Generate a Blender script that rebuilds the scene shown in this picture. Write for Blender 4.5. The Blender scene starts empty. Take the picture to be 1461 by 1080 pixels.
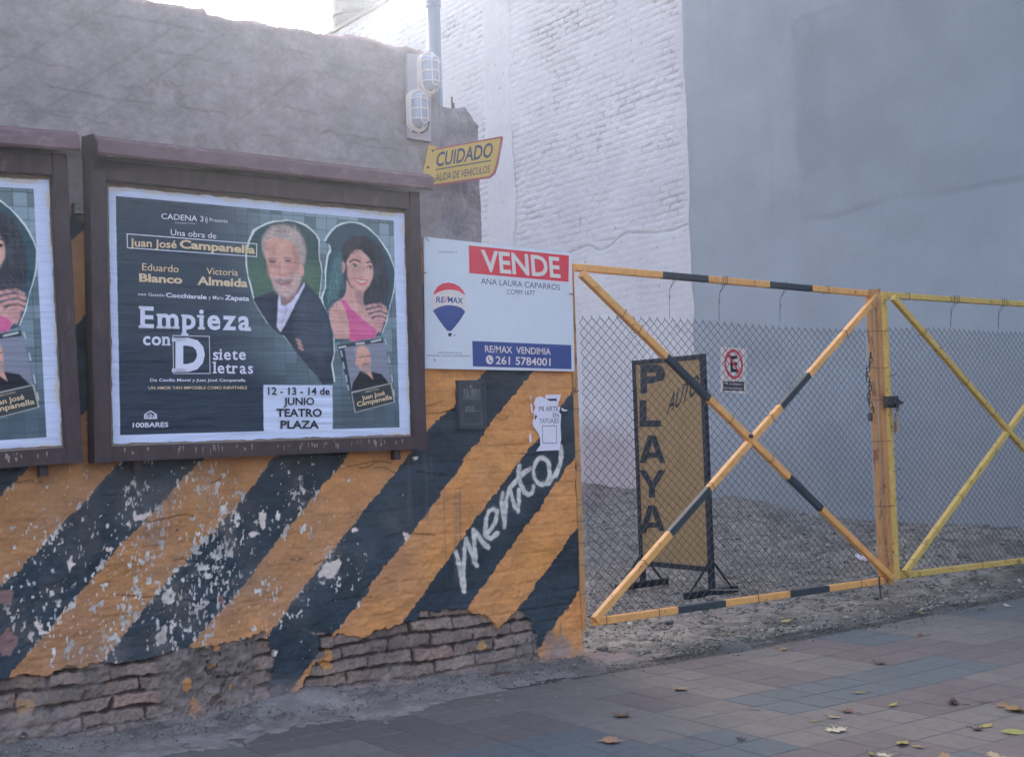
import bpy, math, random
import numpy as np
from mathutils import Matrix, Vector
R = math.radians
sc = bpy.context.scene
COL = sc.collection

# ------------------------------------------------------------------ camera
cam_d = bpy.data.cameras.new('camera')
cam = bpy.data.objects.new('camera', cam_d)
COL.objects.link(cam)
YAW, PITCH, ROLL = 0.929728, 0.044080, -0.033091
fw = Vector((math.cos(YAW)*math.cos(PITCH), math.sin(YAW)*math.cos(PITCH), math.sin(PITCH)))
rt = fw.cross(Vector((0, 0, 1))).normalized()
up = rt.cross(fw)
rt2 = rt*math.cos(ROLL) + up*math.sin(ROLL)
up2 = -rt*math.sin(ROLL) + up*math.cos(ROLL)
cam.matrix_world = Matrix(((rt2.x, up2.x, -fw.x, -1.746), (rt2.y, up2.y, -fw.y, -5.185),
                           (rt2.z, up2.z, -fw.z, 1.242), (0, 0, 0, 1)))
cam_d.sensor_width = 36.0
cam_d.lens = 1747.85/1461*36
cam_d.clip_start = 0.05
cam_d.clip_end = 3000
sc.camera = cam

# ------------------------------------------------------------------ sky, sun, exposure
SUN_EL, SUN_AZ = 22.0, 58.3          # azimuth from +x toward +y: the sun stands behind the wall
w = bpy.data.worlds.new('World')
sc.world = w
w.use_nodes = True
nt = w.node_tree
sky = nt.nodes.new('ShaderNodeTexSky')
sky.sky_type = 'NISHITA'
sky.sun_disc = False
sky.sun_elevation = R(SUN_EL)
sky.sun_rotation = R(90-SUN_AZ)
sky.dust_density = 5.0
sky.air_density = 0.9
sky.ozone_density = 0.4
bg = nt.nodes['Background']
nt.links.new(sky.outputs['Color'], bg.inputs['Color'])
bg.inputs['Strength'].default_value = 0.12
sd = bpy.data.lights.new('sun', 'SUN')
sd.energy = 3.0
sd.angle = R(0.5)
sd.color = (1.0, 0.93, 0.82)
sun = bpy.data.objects.new('sun', sd)
COL.objects.link(sun)
sdir = Vector((math.cos(R(SUN_EL))*math.cos(R(SUN_AZ)), math.cos(R(SUN_EL))*math.sin(R(SUN_AZ)), math.sin(R(SUN_EL))))
sun.rotation_euler = sdir.to_track_quat('Z', 'Y').to_euler()
sun.location = (6, 9, 12)
vs = sc.view_settings
vs.view_transform = 'Standard'
vs.look = 'None'
vs.gamma = 1.0
vs.use_curve_mapping = False
vs.exposure = 2.64

# ------------------------------------------------------------------ helpers
rng = np.random.default_rng(7)
random.seed(7)


def lin(c):
    c = np.asarray(c, float)/255.0
    return np.where(c <= 0.04045, c/12.92, ((c+0.055)/1.055)**2.4)


def D(r, g, b, E=(0.53, 0.71, 0.96)):
    """albedo of a street-facing surface that shows as this 8-bit colour in open shade"""
    v = lin((r, g, b))/np.array(E)
    v = v*min(1.0, 0.86/float(np.max(v)))
    return np.clip(v, 0.004, 0.86)


def DS(r, g, b):
    """the same for surfaces turned to the side"""
    return D(r, g, b, (0.95, 1.13, 1.38))


def DH(r, g, b):
    """the same for surfaces that lie flat under the open sky"""
    return D(r, g, b, (1.06, 1.23, 1.58))


_tab = np.random.default_rng(11).random((512, 512))


def vn(x, y, seed=0):
    x = x + seed*17.31
    y = y + seed*5.77
    xi = np.floor(x).astype(int)
    yi = np.floor(y).astype(int)
    fx = x-xi
    fy = y-yi
    fx = fx*fx*(3-2*fx)
    fy = fy*fy*(3-2*fy)
    a = _tab[yi % 512, xi % 512]
    b = _tab[yi % 512, (xi+1) % 512]
    c = _tab[(yi+1) % 512, xi % 512]
    d = _tab[(yi+1) % 512, (xi+1) % 512]
    return (a*(1-fx)+b*fx)*(1-fy)+(c*(1-fx)+d*fx)*fy


def fbm(x, y, octv=4, seed=0):
    s = 0
    t = 0
    amp = 1.0
    for i in range(octv):
        s = s+amp*vn(x*2**i, y*2**i, seed+i*3)
        t += amp
        amp *= 0.55
    return s/t


def nz(x, y, octv=4, seed=0):
    n = fbm(x, y, octv, seed)
    return (n-0.5)/0.135


def ss(x, a=0.0, b=1.0):
    t = np.clip((x-a)/(b-a), 0, 1)
    return t*t*(3-2*t)


def seg_dist(X, Z, pts):
    d = np.full(X.shape, 1e9)
    for (x0, z0), (x1, z1) in zip(pts[:-1], pts[1:]):
        dx, dz = x1-x0, z1-z0
        L = dx*dx+dz*dz+1e-12
        t = np.clip(((X-x0)*dx+(Z-z0)*dz)/L, 0, 1)
        d = np.minimum(d, np.hypot(X-x0-t*dx, Z-z0-t*dz))
    return d


def inside(X, Z, pts):
    r = np.zeros(X.shape, bool)
    n = len(pts)
    for i in range(n):
        x0, z0 = pts[i]
        x1, z1 = pts[(i+1) % n]
        if z0 == z1:
            continue
        c = ((z0 > Z) != (z1 > Z)) & (X < (x1-x0)*(Z-z0)/(z1-z0)+x0)
        r ^= c
    return r


class Canvas:
    def __init__(s, x0, x1, z0, z1, res):
        nx = int(round((x1-x0)/res))+1
        nzz = int(round((z1-z0)/res))+1
        s.x = np.linspace(x0, x1, nx)
        s.z = np.linspace(z0, z1, nzz)
        s.X, s.Z = np.meshgrid(s.x, s.z)
        s.C = np.zeros((nzz, nx, 3))
        s.res = res

    def mix(s, m, col, sl=(slice(None), slice(None))):
        c = s.C[sl]
        m = m[..., None]
        s.C[sl] = c*(1-m)+np.asarray(col)*m

    def box(s, pts, pad):
        xs = [p[0] for p in pts]
        zs = [p[1] for p in pts]
        i0, i1 = np.searchsorted(s.x, (min(xs)-pad, max(xs)+pad))
        j0, j1 = np.searchsorted(s.z, (min(zs)-pad, max(zs)+pad))
        return (slice(max(j0-1, 0), j1+1), slice(max(i0-1, 0), i1+1))

    def poly(s, pts, col, soft=None, a=1.0):
        soft = soft or s.res*0.6
        sl = s.box(pts, soft)
        X, Z = s.X[sl], s.Z[sl]
        if X.size == 0:
            return
        d = seg_dist(X, Z, list(pts)+[pts[0]])
        d = np.where(inside(X, Z, pts), d, -d)
        s.mix(ss(d, -soft, soft)*a, col, sl)

    def line(s, pts, wid, col, soft=None, a=1.0):
        soft = soft or s.res*0.6
        sl = s.box(pts, wid+soft)
        X, Z = s.X[sl], s.Z[sl]
        if X.size == 0:
            return
        d = wid/2-seg_dist(X, Z, pts)
        s.mix(ss(d, -soft, soft)*a, col, sl)

    def blob(s, c, rx, rz, col, rot=0.0, soft=0.3, a=1.0):
        sl = s.box([(c[0]-rx*1.6-rz, c[1]-rx-rz*1.6), (c[0]+rx*1.6+rz, c[1]+rx+rz*1.6)], 0)
        X, Z = s.X[sl]-c[0], s.Z[sl]-c[1]
        if X.size == 0:
            return
        u = (X*math.cos(rot)+Z*math.sin(rot))/rx
        v = (-X*math.sin(rot)+Z*math.cos(rot))/rz
        s.mix((1-ss(np.hypot(u, v), 1-soft, 1+soft))*a, col, sl)


def link(name, me, parent=None, mats=()):
    o = bpy.data.objects.new(name, me)
    COL.objects.link(o)
    for m in mats:
        me.materials.append(m)
    if parent:
        o.parent = parent
    return o


def set_col(me, cols):
    at = me.color_attributes.new('Col', 'FLOAT_COLOR', 'POINT')
    a = np.ones((len(me.vertices), 4), np.float32)
    a[:, :3] = np.asarray(cols).reshape(-1, 3)
    at.data.foreach_set('color', a.ravel())


def grid_mesh(name, P, cols, parent, mat, keep=None, flip=False):
    """P: (rows, cols, 3) points joined as quads"""
    n, m = P.shape[:2]
    idx = np.arange(n*m).reshape(n, m)
    q = np.stack([idx[:-1, :-1], idx[:-1, 1:], idx[1:, 1:], idx[1:, :-1]], -1)
    if flip:
        q = q[..., ::-1]
    if keep is not None:
        q = q[keep]
    q = q.reshape(-1, 4)
    me = bpy.data.meshes.new(name)
    me.vertices.add(n*m)
    me.vertices.foreach_set('co', P.astype(np.float32).ravel())
    me.loops.add(q.size)
    me.loops.foreach_set('vertex_index', q.astype(np.int32).ravel())
    me.polygons.add(len(q))
    me.polygons.foreach_set('loop_start', np.arange(0, q.size, 4, dtype=np.int32))
    me.polygons.foreach_set('loop_total', np.full(len(q), 4, np.int32))
    me.update(calc_edges=True)
    me.polygons.foreach_set('use_smooth', np.ones(len(q), bool))
    if cols is not None:
        set_col(me, cols)
    return link(name, me, parent, [mat])


class MB:
    """collects shapes that become ONE mesh object"""
    def __init__(s):
        s.v = []
        s.f = []
        s.mi = []
        s.c = []

    def add(s, vs_, fs, mi=0, col=None):
        o = len(s.v)
        s.v += [tuple(v) for v in vs_]
        s.f += [tuple(i+o for i in f) for f in fs]
        s.mi += [mi]*len(fs)
        s.c += [col if col is not None else (1, 1, 1)]*len(vs_)

    def box(s, a, b, mi=0, ch=0.0):
        (x0, y0, z0), (x1, y1, z1) = a, b
        if ch <= 0:
            v = [(x, y, z) for x in (x0, x1) for y in (y0, y1) for z in (z0, z1)]
            f = [(0, 1, 3, 2), (4, 6, 7, 5), (0, 4, 5, 1), (2, 3, 7, 6), (0, 2, 6, 4), (1, 5, 7, 3)]
            s.add(v, f, mi)
        else:
            s.bar(((x0+x1)/2, (y0+y1)/2, z0), ((x0+x1)/2, (y0+y1)/2, z1), x1-x0, y1-y0, ch=ch, upv=(0, 1, 0), mi=mi)

    def bar(s, p0, p1, w_, d_, ch=0.004, upv=(0, 1, 0), cuts=(), mi=0):
        """chamfered bar p0-p1; w_ across, d_ along upv; cuts: [(t0,t1,mi)] painted bands"""
        p0 = Vector(p0)
        p1 = Vector(p1)
        ax = (p1-p0).normalized()
        d = Vector(upv)
        d = (d-ax*d.dot(ax)).normalized()
        x = ax.cross(d)
        hw, hd = w_/2, d_/2
        prof = [(-hw+ch, -hd), (hw-ch, -hd), (hw, -hd+ch), (hw, hd-ch), (hw-ch, hd), (-hw+ch, hd), (-hw, hd-ch), (-hw, -hd+ch)]
        ts = sorted({0.0, 1.0} | {c[0] for c in cuts} | {c[1] for c in cuts})
        vv = []
        for t in ts:
            c = p0.lerp(p1, t)
            vv += [c+x*a+d*b for a, b in prof]
        o = len(s.v)
        s.v += [tuple(v) for v in vv]
        s.c += [(1, 1, 1)]*len(vv)
        for k in range(len(ts)-1):
            tm = (ts[k]+ts[k+1])/2
            m_ = mi
            for c in cuts:
                if c[0] <= tm <= c[1]:
                    m_ = c[2]
            for i in range(8):
                j = (i+1) % 8
                s.f.append((o+k*8+i, o+k*8+j, o+k*8+8+j, o+k*8+8+i))
                s.mi.append(m_)
        e = o+(len(ts)-1)*8
        s.f.append(tuple(o+i for i in range(7, -1, -1)))
        s.f.append(tuple(e+i for i in range(8)))
        s.mi += [mi, mi]

    def tube(s, pts, r, n=6, mi=0, closed=False, caps=True):
        pts = [Vector(p) for p in pts]
        m = len(pts)
        o = len(s.v)
        ref = Vector((0.31, 0.83, 0.46))
        for i, p in enumerate(pts):
            a = pts[(i-1) % m] if (closed or i > 0) else p
            b = pts[(i+1) % m] if (closed or i < m-1) else p
            t = (b-a).normalized()
            u = t.cross(ref)
            if u.length < 1e-3:
                u = t.cross(Vector((1, 0, 0)))
            u.normalize()
            v = t.cross(u)
            rr = r[i] if hasattr(r, '__len__') else r
            for k in range(n):
                an = 2*math.pi*k/n
                s.v.append(tuple(p+u*(rr*math.cos(an))+v*(rr*math.sin(an))))
                s.c.append((1, 1, 1))
        for i in range(m if closed else m-1):
            j = (i+1) % m
            for k in range(n):
                l = (k+1) % n
                s.f.append((o+i*n+k, o+j*n+k, o+j*n+l, o+i*n+l)[::-1])
                s.mi.append(mi)
        if caps and not closed:
            s.f.append(tuple(o+k for k in range(n)))
            s.f.append(tuple(o+(m-1)*n+k for k in range(n-1, -1, -1)))
            s.mi += [mi, mi]

    def lathe(s, prof, c, n=24, mi=0, axis='z'):
        o = len(s.v)
        for r_, h in prof:
            for k in range(n):
                an = 2*math.pi*k/n
                a, b = r_*math.cos(an), r_*math.sin(an)
                q = (a, b, h) if axis == 'z' else (a, -h, b)
                s.v.append((c[0]+q[0], c[1]+q[1], c[2]+q[2]))
                s.c.append((1, 1, 1))
        for i in range(len(prof)-1):
            for k in range(n):
                l = (k+1) % n
                s.f.append((o+i*n+k, o+i*n+l, o+(i+1)*n+l, o+(i+1)*n+k))
                s.mi.append(mi)
        s.f.append(tuple(o+k for k in range(n-1, -1, -1)))
        s.f.append(tuple(o+(len(prof)-1)*n+k for k in range(n)))
        s.mi += [mi, mi]

    def slab(s, poly, fn, t0, t1, mi=0):
        """flat polygon of 2-D points given depth; fn(u, v, t) -> xyz; t0 is the front"""
        n = len(poly)
        v = [fn(a, b, t0) for a, b in poly]+[fn(a, b, t1) for a, b in poly]
        f = [tuple(range(n)), tuple(range(2*n-1, n-1, -1))]
        f += [(i, n+i, n+(i+1) % n, (i+1) % n) for i in range(n)]
        s.add(v, f, mi)

    def build(s, name, mats, parent=None, smooth=False, color=False):
        me = bpy.data.meshes.new(name)
        me.from_pydata(s.v, [], s.f)
        if color:
            set_col(me, s.c)
        mats = mats if isinstance(mats, (list, tuple)) else [mats]
        o = link(name, me, parent, mats)
        me.polygons.foreach_set('material_index', np.array(s.mi, np.int32))
        if smooth:
            me.polygons.foreach_set('use_smooth', np.ones(len(s.f), bool))
        me.update()
        return o


def thing(name, label, cat, loc=(0, 0, 0), group=None, rot=(0, 0, 0)):
    o = bpy.data.objects.new(name, None)
    COL.objects.link(o)
    o.location = loc
    o.rotation_euler = rot
    o.empty_display_size = 0.1
    tag(o, label, cat, group)
    return o


def tag(o, label=None, cat=None, group=None, kind=None):
    if label:
        o['label'] = label
    if cat:
        o['category'] = cat
    if group:
        o['group'] = group
    if kind:
        o['kind'] = kind
    return o


# ---- lettering
_gl = {}


def glyphs(t, bold):
    k = (t, bold)
    if k not in _gl:
        c = bpy.data.curves.new('t', 'FONT')
        c.body = t
        c.offset = bold
        c.resolution_u = 3
        o = bpy.data.objects.new('t', c)
        m = bpy.data.meshes.new_from_object(o)
        v = [(a.co.x, a.co.y) for a in m.vertices]
        f = [tuple(p.vertices) for p in m.polygons]
        bpy.data.objects.remove(o)
        bpy.data.meshes.remove(m)
        bpy.data.curves.remove(c)
        _gl[k] = (v, f)
    return _gl[k]


def text(mb, t, bl, br, top, fn, bold=0.0, mi=0, ref='H'):
    """bl, br: baseline ends, top: above bl by the height of the ref letter (2-D); fn(u, v) -> xyz"""
    v, f = glyphs(t, bold)
    xs = [a[0] for a in v]
    x0, x1 = min(xs), max(xs)
    rv = glyphs(ref, bold)[0]
    y0, y1 = min(a[1] for a in rv), max(a[1] for a in rv)
    e = (br[0]-bl[0], br[1]-bl[1])
    h = (top[0]-bl[0], top[1]-bl[1])
    out = []
    for a, b in v:
        p = (a-x0)/(x1-x0)
        q = (b-y0)/(y1-y0)
        out.append(fn(bl[0]+e[0]*p+h[0]*q, bl[1]+e[1]*p+h[1]*q))
    mb.add(out, f, mi)


def rect2(mb, a, b, fn, mi=0):
    mb.add([fn(a[0], a[1]), fn(b[0], a[1]), fn(b[0], b[1]), fn(a[0], b[1])], [(0, 1, 2, 3)], mi)


def frame2(mb, pts, wd, fn, mi=0):
    n = len(pts)
    for i in range(n):
        (x0, z0), (x1, z1) = pts[i], pts[(i+1) % n]
        L = math.hypot(x1-x0, z1-z0)
        nx, nz_ = -(z1-z0)/L*wd, (x1-x0)/L*wd
        mb.add([fn(x0, z0), fn(x1, z1), fn(x1+nx, z1+nz_), fn(x0+nx, z0+nz_)], [(0, 1, 2, 3)], mi)


# ---- materials
def mat(name, col=(0.5, 0.5, 0.5), rough=0.8, attr=False, nscale=40.0, namt=0.15, bump=0.2, bscale=None, bdist=0.004,
        metal=0.0, spec=0.3, stain=None, stain_scale=6.0, stain_lo=0.55, stain_hi=0.65, stretch=None, coat=0.0):
    m = bpy.data.materials.new(name)
    m.use_nodes = True
    n = m.node_tree.nodes
    l = m.node_tree.links
    b = n['Principled BSDF']
    b.inputs['Roughness'].default_value = rough
    b.inputs['Metallic'].default_value = metal
    b.inputs['Specular IOR Level'].default_value = spec
    tc = n.new('ShaderNodeTexCoord')
    vec = tc.outputs['Object']
    if stretch:
        mp = n.new('ShaderNodeMapping')
        mp.inputs['Scale'].default_value = stretch
        l.new(vec, mp.inputs['Vector'])
        svec = mp.outputs['Vector']
    else:
        svec = vec
    nx = n.new('ShaderNodeTexNoise')
    nx.inputs['Scale'].default_value = nscale
    nx.inputs['Detail'].default_value = 6
    nx.inputs['Roughness'].default_value = 0.65
    l.new(svec, nx.inputs['Vector'])
    mr = n.new('ShaderNodeMapRange')
    mr.inputs['From Min'].default_value = 0.25
    mr.inputs['From Max'].default_value = 0.75
    mr.inputs['To Min'].default_value = 1-namt
    mr.inputs['To Max'].default_value = 1+namt
    l.new(nx.outputs['Fac'], mr.inputs['Value'])
    if attr:
        ca = n.new('ShaderNodeVertexColor')
        ca.layer_name = 'Col'
        csrc = ca.outputs['Color']
    else:
        rgb = n.new('ShaderNodeRGB')
        rgb.outputs[0].default_value = (*col, 1)
        csrc = rgb.outputs[0]
    if stain is not None:
        sn = n.new('ShaderNodeTexNoise')
        sn.inputs['Scale'].default_value = stain_scale
        sn.inputs['Detail'].default_value = 8
        sn.inputs['Roughness'].default_value = 0.7
        l.new(svec, sn.inputs['Vector'])
        sr = n.new('ShaderNodeMapRange')
        sr.inputs['From Min'].default_value = stain_lo
        sr.inputs['From Max'].default_value = stain_hi
        l.new(sn.outputs['Fac'], sr.inputs['Value'])
        mx = n.new('ShaderNodeMix')
        mx.data_type = 'RGBA'
        l.new(sr.outputs['Result'], mx.inputs['Factor'])
        l.new(csrc, mx.inputs['A'])
        mx.inputs['B'].default_value = (*stain, 1)
        csrc = mx.outputs['Result']
    vm = n.new('ShaderNodeVectorMath')
    vm.operation = 'SCALE'
    l.new(csrc, vm.inputs[0])
    l.new(mr.outputs['Result'], vm.inputs['Scale'])
    l.new(vm.outputs['Vector'], b.inputs['Base Color'])
    if bump > 0:
        bn = n.new('ShaderNodeTexNoise')
        bn.inputs['Scale'].default_value = bscale or nscale*1.5
        bn.inputs['Detail'].default_value = 5
        l.new(svec, bn.inputs['Vector'])
        bp = n.new('ShaderNodeBump')
        bp.inputs['Strength'].default_value = bump
        bp.inputs['Distance'].default_value = bdist
        l.new(bn.outputs['Fac'], bp.inputs['Height'])
        l.new(bp.outputs['Normal'], b.inputs['Normal'])
    return m


M = {}
M['wall_paint'] = mat('weathered_wall_paint', attr=True, nscale=55, namt=0.12, bump=0.35, bscale=120, bdist=0.003, rough=0.75)
M['render'] = mat('grey_render', attr=True, nscale=25, namt=0.14, bump=0.5, bscale=70, bdist=0.006, rough=0.95)
M['rough_cast'] = mat('rough_cast', attr=True, nscale=60, namt=0.2, bump=0.8, bscale=60, bdist=0.01, rough=0.95)
M['white_brick'] = mat('white_painted_brick', attr=True, nscale=14, namt=0.06, bump=0.25, bscale=40, bdist=0.006, rough=0.85)
M['stucco'] = mat('blue_grey_stucco', attr=True, nscale=70, namt=0.09, bump=0.5, bscale=130, bdist=0.0035, rough=0.9)
M['frame'] = mat('dark_brown_iron', D(58, 51, 60), nscale=30, namt=0.3, bump=0.3, bscale=90, bdist=0.002, rough=0.65,
                 stain=tuple(D(80, 76, 86)), stain_scale=11, stain_lo=0.60, stain_hi=0.72, stretch=(1, 1, 0.35))
M['hood'] = mat('faded_maroon_iron', D(90, 76, 90), nscale=20, namt=0.2, bump=0.2, rough=0.6,
                stain=tuple(D(116, 108, 126)), stain_scale=9, stain_lo=0.55, stain_hi=0.75, stretch=(0.5, 1, 1))
M['board'] = mat('paper_backing', D(120, 114, 116), nscale=30, namt=0.2)
M['poster'] = mat('printed_paper', attr=True, nscale=90, namt=0.03, bump=0.15, bscale=60, bdist=0.002, rough=0.55)
M['ink_white'] = mat('white_ink', D(190, 206, 244), nscale=50, namt=0.05, bump=0, rough=0.6)
M['ink_yellow'] = mat('pale_yellow_ink', D(204, 196, 178), nscale=50, namt=0.05, bump=0, rough=0.6)
M['ink_dark'] = mat('dark_ink', D(40, 42, 58), nscale=50, namt=0.05, bump=0, rough=0.6)
M['paper'] = mat('white_paper', D(182, 192, 226), nscale=50, namt=0.05, bump=0.1, rough=0.7)
M['sign_white'] = mat('white_sign_sheet', D(172, 188, 216), nscale=12, namt=0.03, bump=0, rough=0.4)
M['sign_red'] = mat('sign_red', D(190, 62, 85), nscale=12, namt=0.04, bump=0, rough=0.4)
M['sign_blue'] = mat('sign_blue', D(48, 68, 135), nscale=12, namt=0.05, bump=0, rough=0.4)
M['sign_letter'] = mat('sign_white_letter', D(215, 220, 238), nscale=12, namt=0.03, bump=0, rough=0.4)
M['sign_dark'] = mat('sign_dark_letter', D(58, 62, 82), nscale=12, namt=0.03, bump=0, rough=0.4)
M['gate'] = mat('ochre_gate_paint', D(190, 152, 104), nscale=18, namt=0.18, bump=0.15, rough=0.5,
                stain=tuple(D(120, 88, 66)), stain_scale=22, stain_lo=0.60, stain_hi=0.68)
M['gate_black'] = mat('black_gate_paint', D(46, 57, 72), nscale=20, namt=0.2, bump=0.15, rough=0.5)
M['gate_old'] = mat('old_yellow_gate_paint', D(164, 150, 96), nscale=25, namt=0.18, bump=0.3, rough=0.6,
                    stain=tuple(D(88, 80, 66)), stain_scale=14, stain_lo=0.56, stain_hi=0.68)
M['gate_rust'] = mat('rusty_gate_paint', D(150, 120, 88), nscale=18, namt=0.18, bump=0.3, rough=0.6,
                     stain=tuple(D(98, 68, 58)), stain_scale=13, stain_lo=0.54, stain_hi=0.64, stretch=(1, 1, 0.5))
M['wire'] = mat('dull_wire', D(62, 66, 78), nscale=20, namt=0.3, bump=0, rough=0.6, metal=0.2)
M['bright_wire'] = mat('galvanised_wire', D(120, 130, 140), nscale=20, namt=0.2, bump=0, rough=0.5, metal=0.3)
M['dark_metal'] = mat('dark_metal', D(58, 62, 72), nscale=30, namt=0.3, bump=0.2, rough=0.5, metal=0.3)
M['brass'] = mat('padlock_metal', D(112, 112, 112), nscale=30, namt=0.2, bump=0.1, rough=0.4, metal=0.6)
M['board_yellow'] = mat('ochre_board', DS(154, 136, 104), nscale=10, namt=0.08, bump=0.1, rough=0.6,
                        stain=tuple(DS(138, 116, 84)), stain_scale=5, stain_lo=0.5, stain_hi=0.7)
M['board_black'] = mat('navy_paint', DS(32, 44, 62), nscale=15, namt=0.15, bump=0.05, rough=0.6)
M['caution'] = mat('caution_yellow', DS(210, 178, 108), nscale=14, namt=0.07, bump=0.05, rough=0.5)
M['caution_red'] = mat('caution_red_edge', DS(172, 105, 110), nscale=14, namt=0.1, bump=0, rough=0.5)
M['caution_ink'] = mat('caution_ink', DS(72, 78, 100), nscale=30, namt=0.15, bump=0, rough=0.6)
M['meter'] = mat('dark_iron_lid', D(52, 62, 76), nscale=40, namt=0.2, bump=0.4, rough=0.55, metal=0.1)
M['meter_mark'] = mat('worn_iron_mark', D(98, 108, 122), nscale=60, namt=0.3, bump=0.2, rough=0.55)
M['lamp_white'] = mat('white_lamp_plastic', D(205, 212, 228), nscale=20, namt=0.04, bump=0, rough=0.4)
M['lamp_glass'] = mat('frosted_lamp_glass', D(140, 152, 182), nscale=20, namt=0.08, bump=0, rough=0.15, spec=0.6)
M['plate'] = mat('grey_mounting_board', D(142, 146, 168), nscale=10, namt=0.06, bump=0.1, rough=0.7)
M['cable'] = mat('black_cable', D(72, 74, 92), nscale=20, namt=0.1, bump=0, rough=0.5)
M['pipe'] = mat('grey_pvc_pipe', DS(142, 150, 172), nscale=8, namt=0.08, bump=0.05, rough=0.45)
M['tank'] = mat('dark_plastic_tank', DS(44, 40, 46), nscale=8, namt=0.1, bump=0.05, rough=0.5)
M['tile'] = mat('cement_tile', attr=True, nscale=22, namt=0.16, bump=0.25, bscale=160, bdist=0.002, rough=0.8,
                stain=tuple(DH(118, 116, 128)), stain_scale=2.2, stain_lo=0.50, stain_hi=0.85)
M['dirt'] = mat('grey_dirt', attr=True, nscale=40, namt=0.22, bump=0.7, bscale=90, bdist=0.008, rough=0.95)
M['stone'] = mat('gravel_stone', attr=True, nscale=60, namt=0.2, bump=0.2, rough=0.9)
M['concrete'] = mat('old_concrete', DH(120, 118, 130), nscale=14, namt=0.18, bump=0.4, bscale=80, rough=0.9)
M['asphalt'] = mat('street_asphalt', (0.05, 0.05, 0.052), nscale=60, namt=0.3, bump=0.5, rough=0.9)
M['leaf'] = mat('dry_leaf', attr=True, nscale=120, namt=0.2, bump=0.2, rough=0.7)
M['rebar'] = mat('rusty_rebar', D(80, 66, 66), nscale=40, namt=0.3, bump=0.2, rough=0.8)

# ------------------------------------------------------------------ ground heights


def walk_z(x):
    return np.clip(0.02-0.02*np.asarray(x, float), -0.05, 0.06)


def lot_z(x, y):
    x = np.asarray(x, float)
    y = np.asarray(y, float)
    z = -0.035+0.31*ss((x-5.4)/2.8)*ss((y+0.3)/1.2)
    z = z+(0.18*ss((y-2.8)/1.3)+0.12*ss((y-5.0)/1.6))*ss((x-3.0)/3.5)
    z = z+0.06*ss((x-2.2)/1.0)*(fbm(x*1.3, y*1.3, 4, 5)-0.5)+0.05*(fbm(x*4, y*4, 3, 9)-0.5)
    return z


# ------------------------------------------------------------------ the facade wall
WY = 0.06
wall = thing('painted_wall', 'old roadside wall with grey render above and peeling black and orange stripes below', 'wall', (0.8, 0.2, 0))
WOFF = Vector((-0.8, -0.2, 0))


def woff(P):
    return P+np.array(WOFF)


B = {
    1: [(-0.335,1.157),(-0.442,1.048)], 2: [(0.039,1.158),(-0.366,0.752),(-0.447,0.694)], 3: [(0.413,1.157),(0.018,0.788),(-0.404,0.341)],
    4: [(0.772,1.165),(0.551,0.920),(0.243,0.640),(-0.044,0.339)], 5: [(1.170,1.170),(0.794,0.787),(0.531,0.521),(0.362,0.365)],
    6: [(1.988,1.560),(1.782,1.388),(1.619,1.268),(1.530,1.168),(1.282,0.933),(0.932,0.569),(0.697,0.324)],
    7: [(2.295,1.561),(2.037,1.309),(1.807,1.068),(1.586,0.827),(1.421,0.679),(1.220,0.468)], 8: [(2.572,1.449),(2.318,1.201),(2.107,1.003),(1.913,0.805),(1.500,0.384)],
    9: [(2.565,1.077),(2.271,0.781),(1.852,0.367)], 10: [(2.575,0.702),(2.309,0.444),(2.172,0.320)], 11: [(2.574,0.349),(2.399,0.192)]}
Bs = [[(x-0.77*k, z) for x, z in B[j]] for k in (3, 2, 1) for j in (1, 2)]+[B[k] for k in range(1, 12)]


def bound(pts, Z):
    pts = sorted(pts, key=lambda p: p[1])
    x = np.array([p[0] for p in pts])
    z = np.array([p[1] for p in pts])
    r = np.interp(Z, z, x)
    r = np.where(Z < z[0], x[0]+(Z-z[0])*1.0, r)
    return np.where(Z > z[-1], x[-1]+(Z-z[-1])*1.0, r)


BLACK = D(38, 50, 66)


def stripes(X, Z):
    wob = 0.004*nz(X*18, Z*18, 3, 3)+0.003*nz(X*60, Z*60, 2, 4)
    cnt = np.zeros(X.shape, int)
    for b in Bs:
        cnt += (X+wob > bound(b, Z))
    blk = (cnt % 2 == 0)
    n1 = np.clip(0.5+0.22*nz(X*3.2, Z*3.2, 4, 21), 0, 1)[..., None]
    n2 = np.clip(0.5+0.25*nz(X*11, Z*22, 4, 22), 0, 1)[..., None]
    xr = ss(X+0.25*nz(X*1.5, Z*1.5, 3, 23), 0.3, 1.6)[..., None]
    o = (D(150, 112, 76)*(1-n1)+D(142, 112, 92)*n1)*(1-xr)+(D(178, 130, 80)*(1-n1)+D(164, 124, 92)*n1)*xr
    o = o*(0.82+0.3*n2)
    k = BLACK*(0.75+0.5*n2)*(0.85+0.3*n1)+D(60, 78, 92)*0.12*n1
    return np.where(blk[..., None], k, o), blk


def bricks(U, V, bw, bh, mo, seed):
    V = V+0.005*nz(U*2.5, V*2.5, 2, seed+40)
    row = np.floor(V/bh)
    rr = _tab[(row.astype(int)*7+seed) % 512, 13]
    off = np.where(row % 2 == 0, 0.0, 0.5)+0.22*(rr-0.5)
    u = U/bw+off+0.05*nz(U*5, V*9, 2, seed+41)*0.3
    ci = np.floor(u)
    fu = (u-ci)*bw
    fv = (V/bh-row)*bh
    d = np.minimum(np.minimum(fu, bw-fu), np.minimum(fv, bh-fv))-mo/2
    rid = _tab[(row.astype(int)*31+seed) % 512, (ci.astype(int)*17+seed) % 512]
    return d, rid


cv = Canvas(-2.6, 2.585, -0.14, 1.62, 0.004)
X, Z = cv.X, cv.Z
C, blk = stripes(X, Z)
h = 0.0025*nz(X*6, Z*9, 3, 1)+0.0012*nz(X*40, Z*60, 3, 2)
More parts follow.
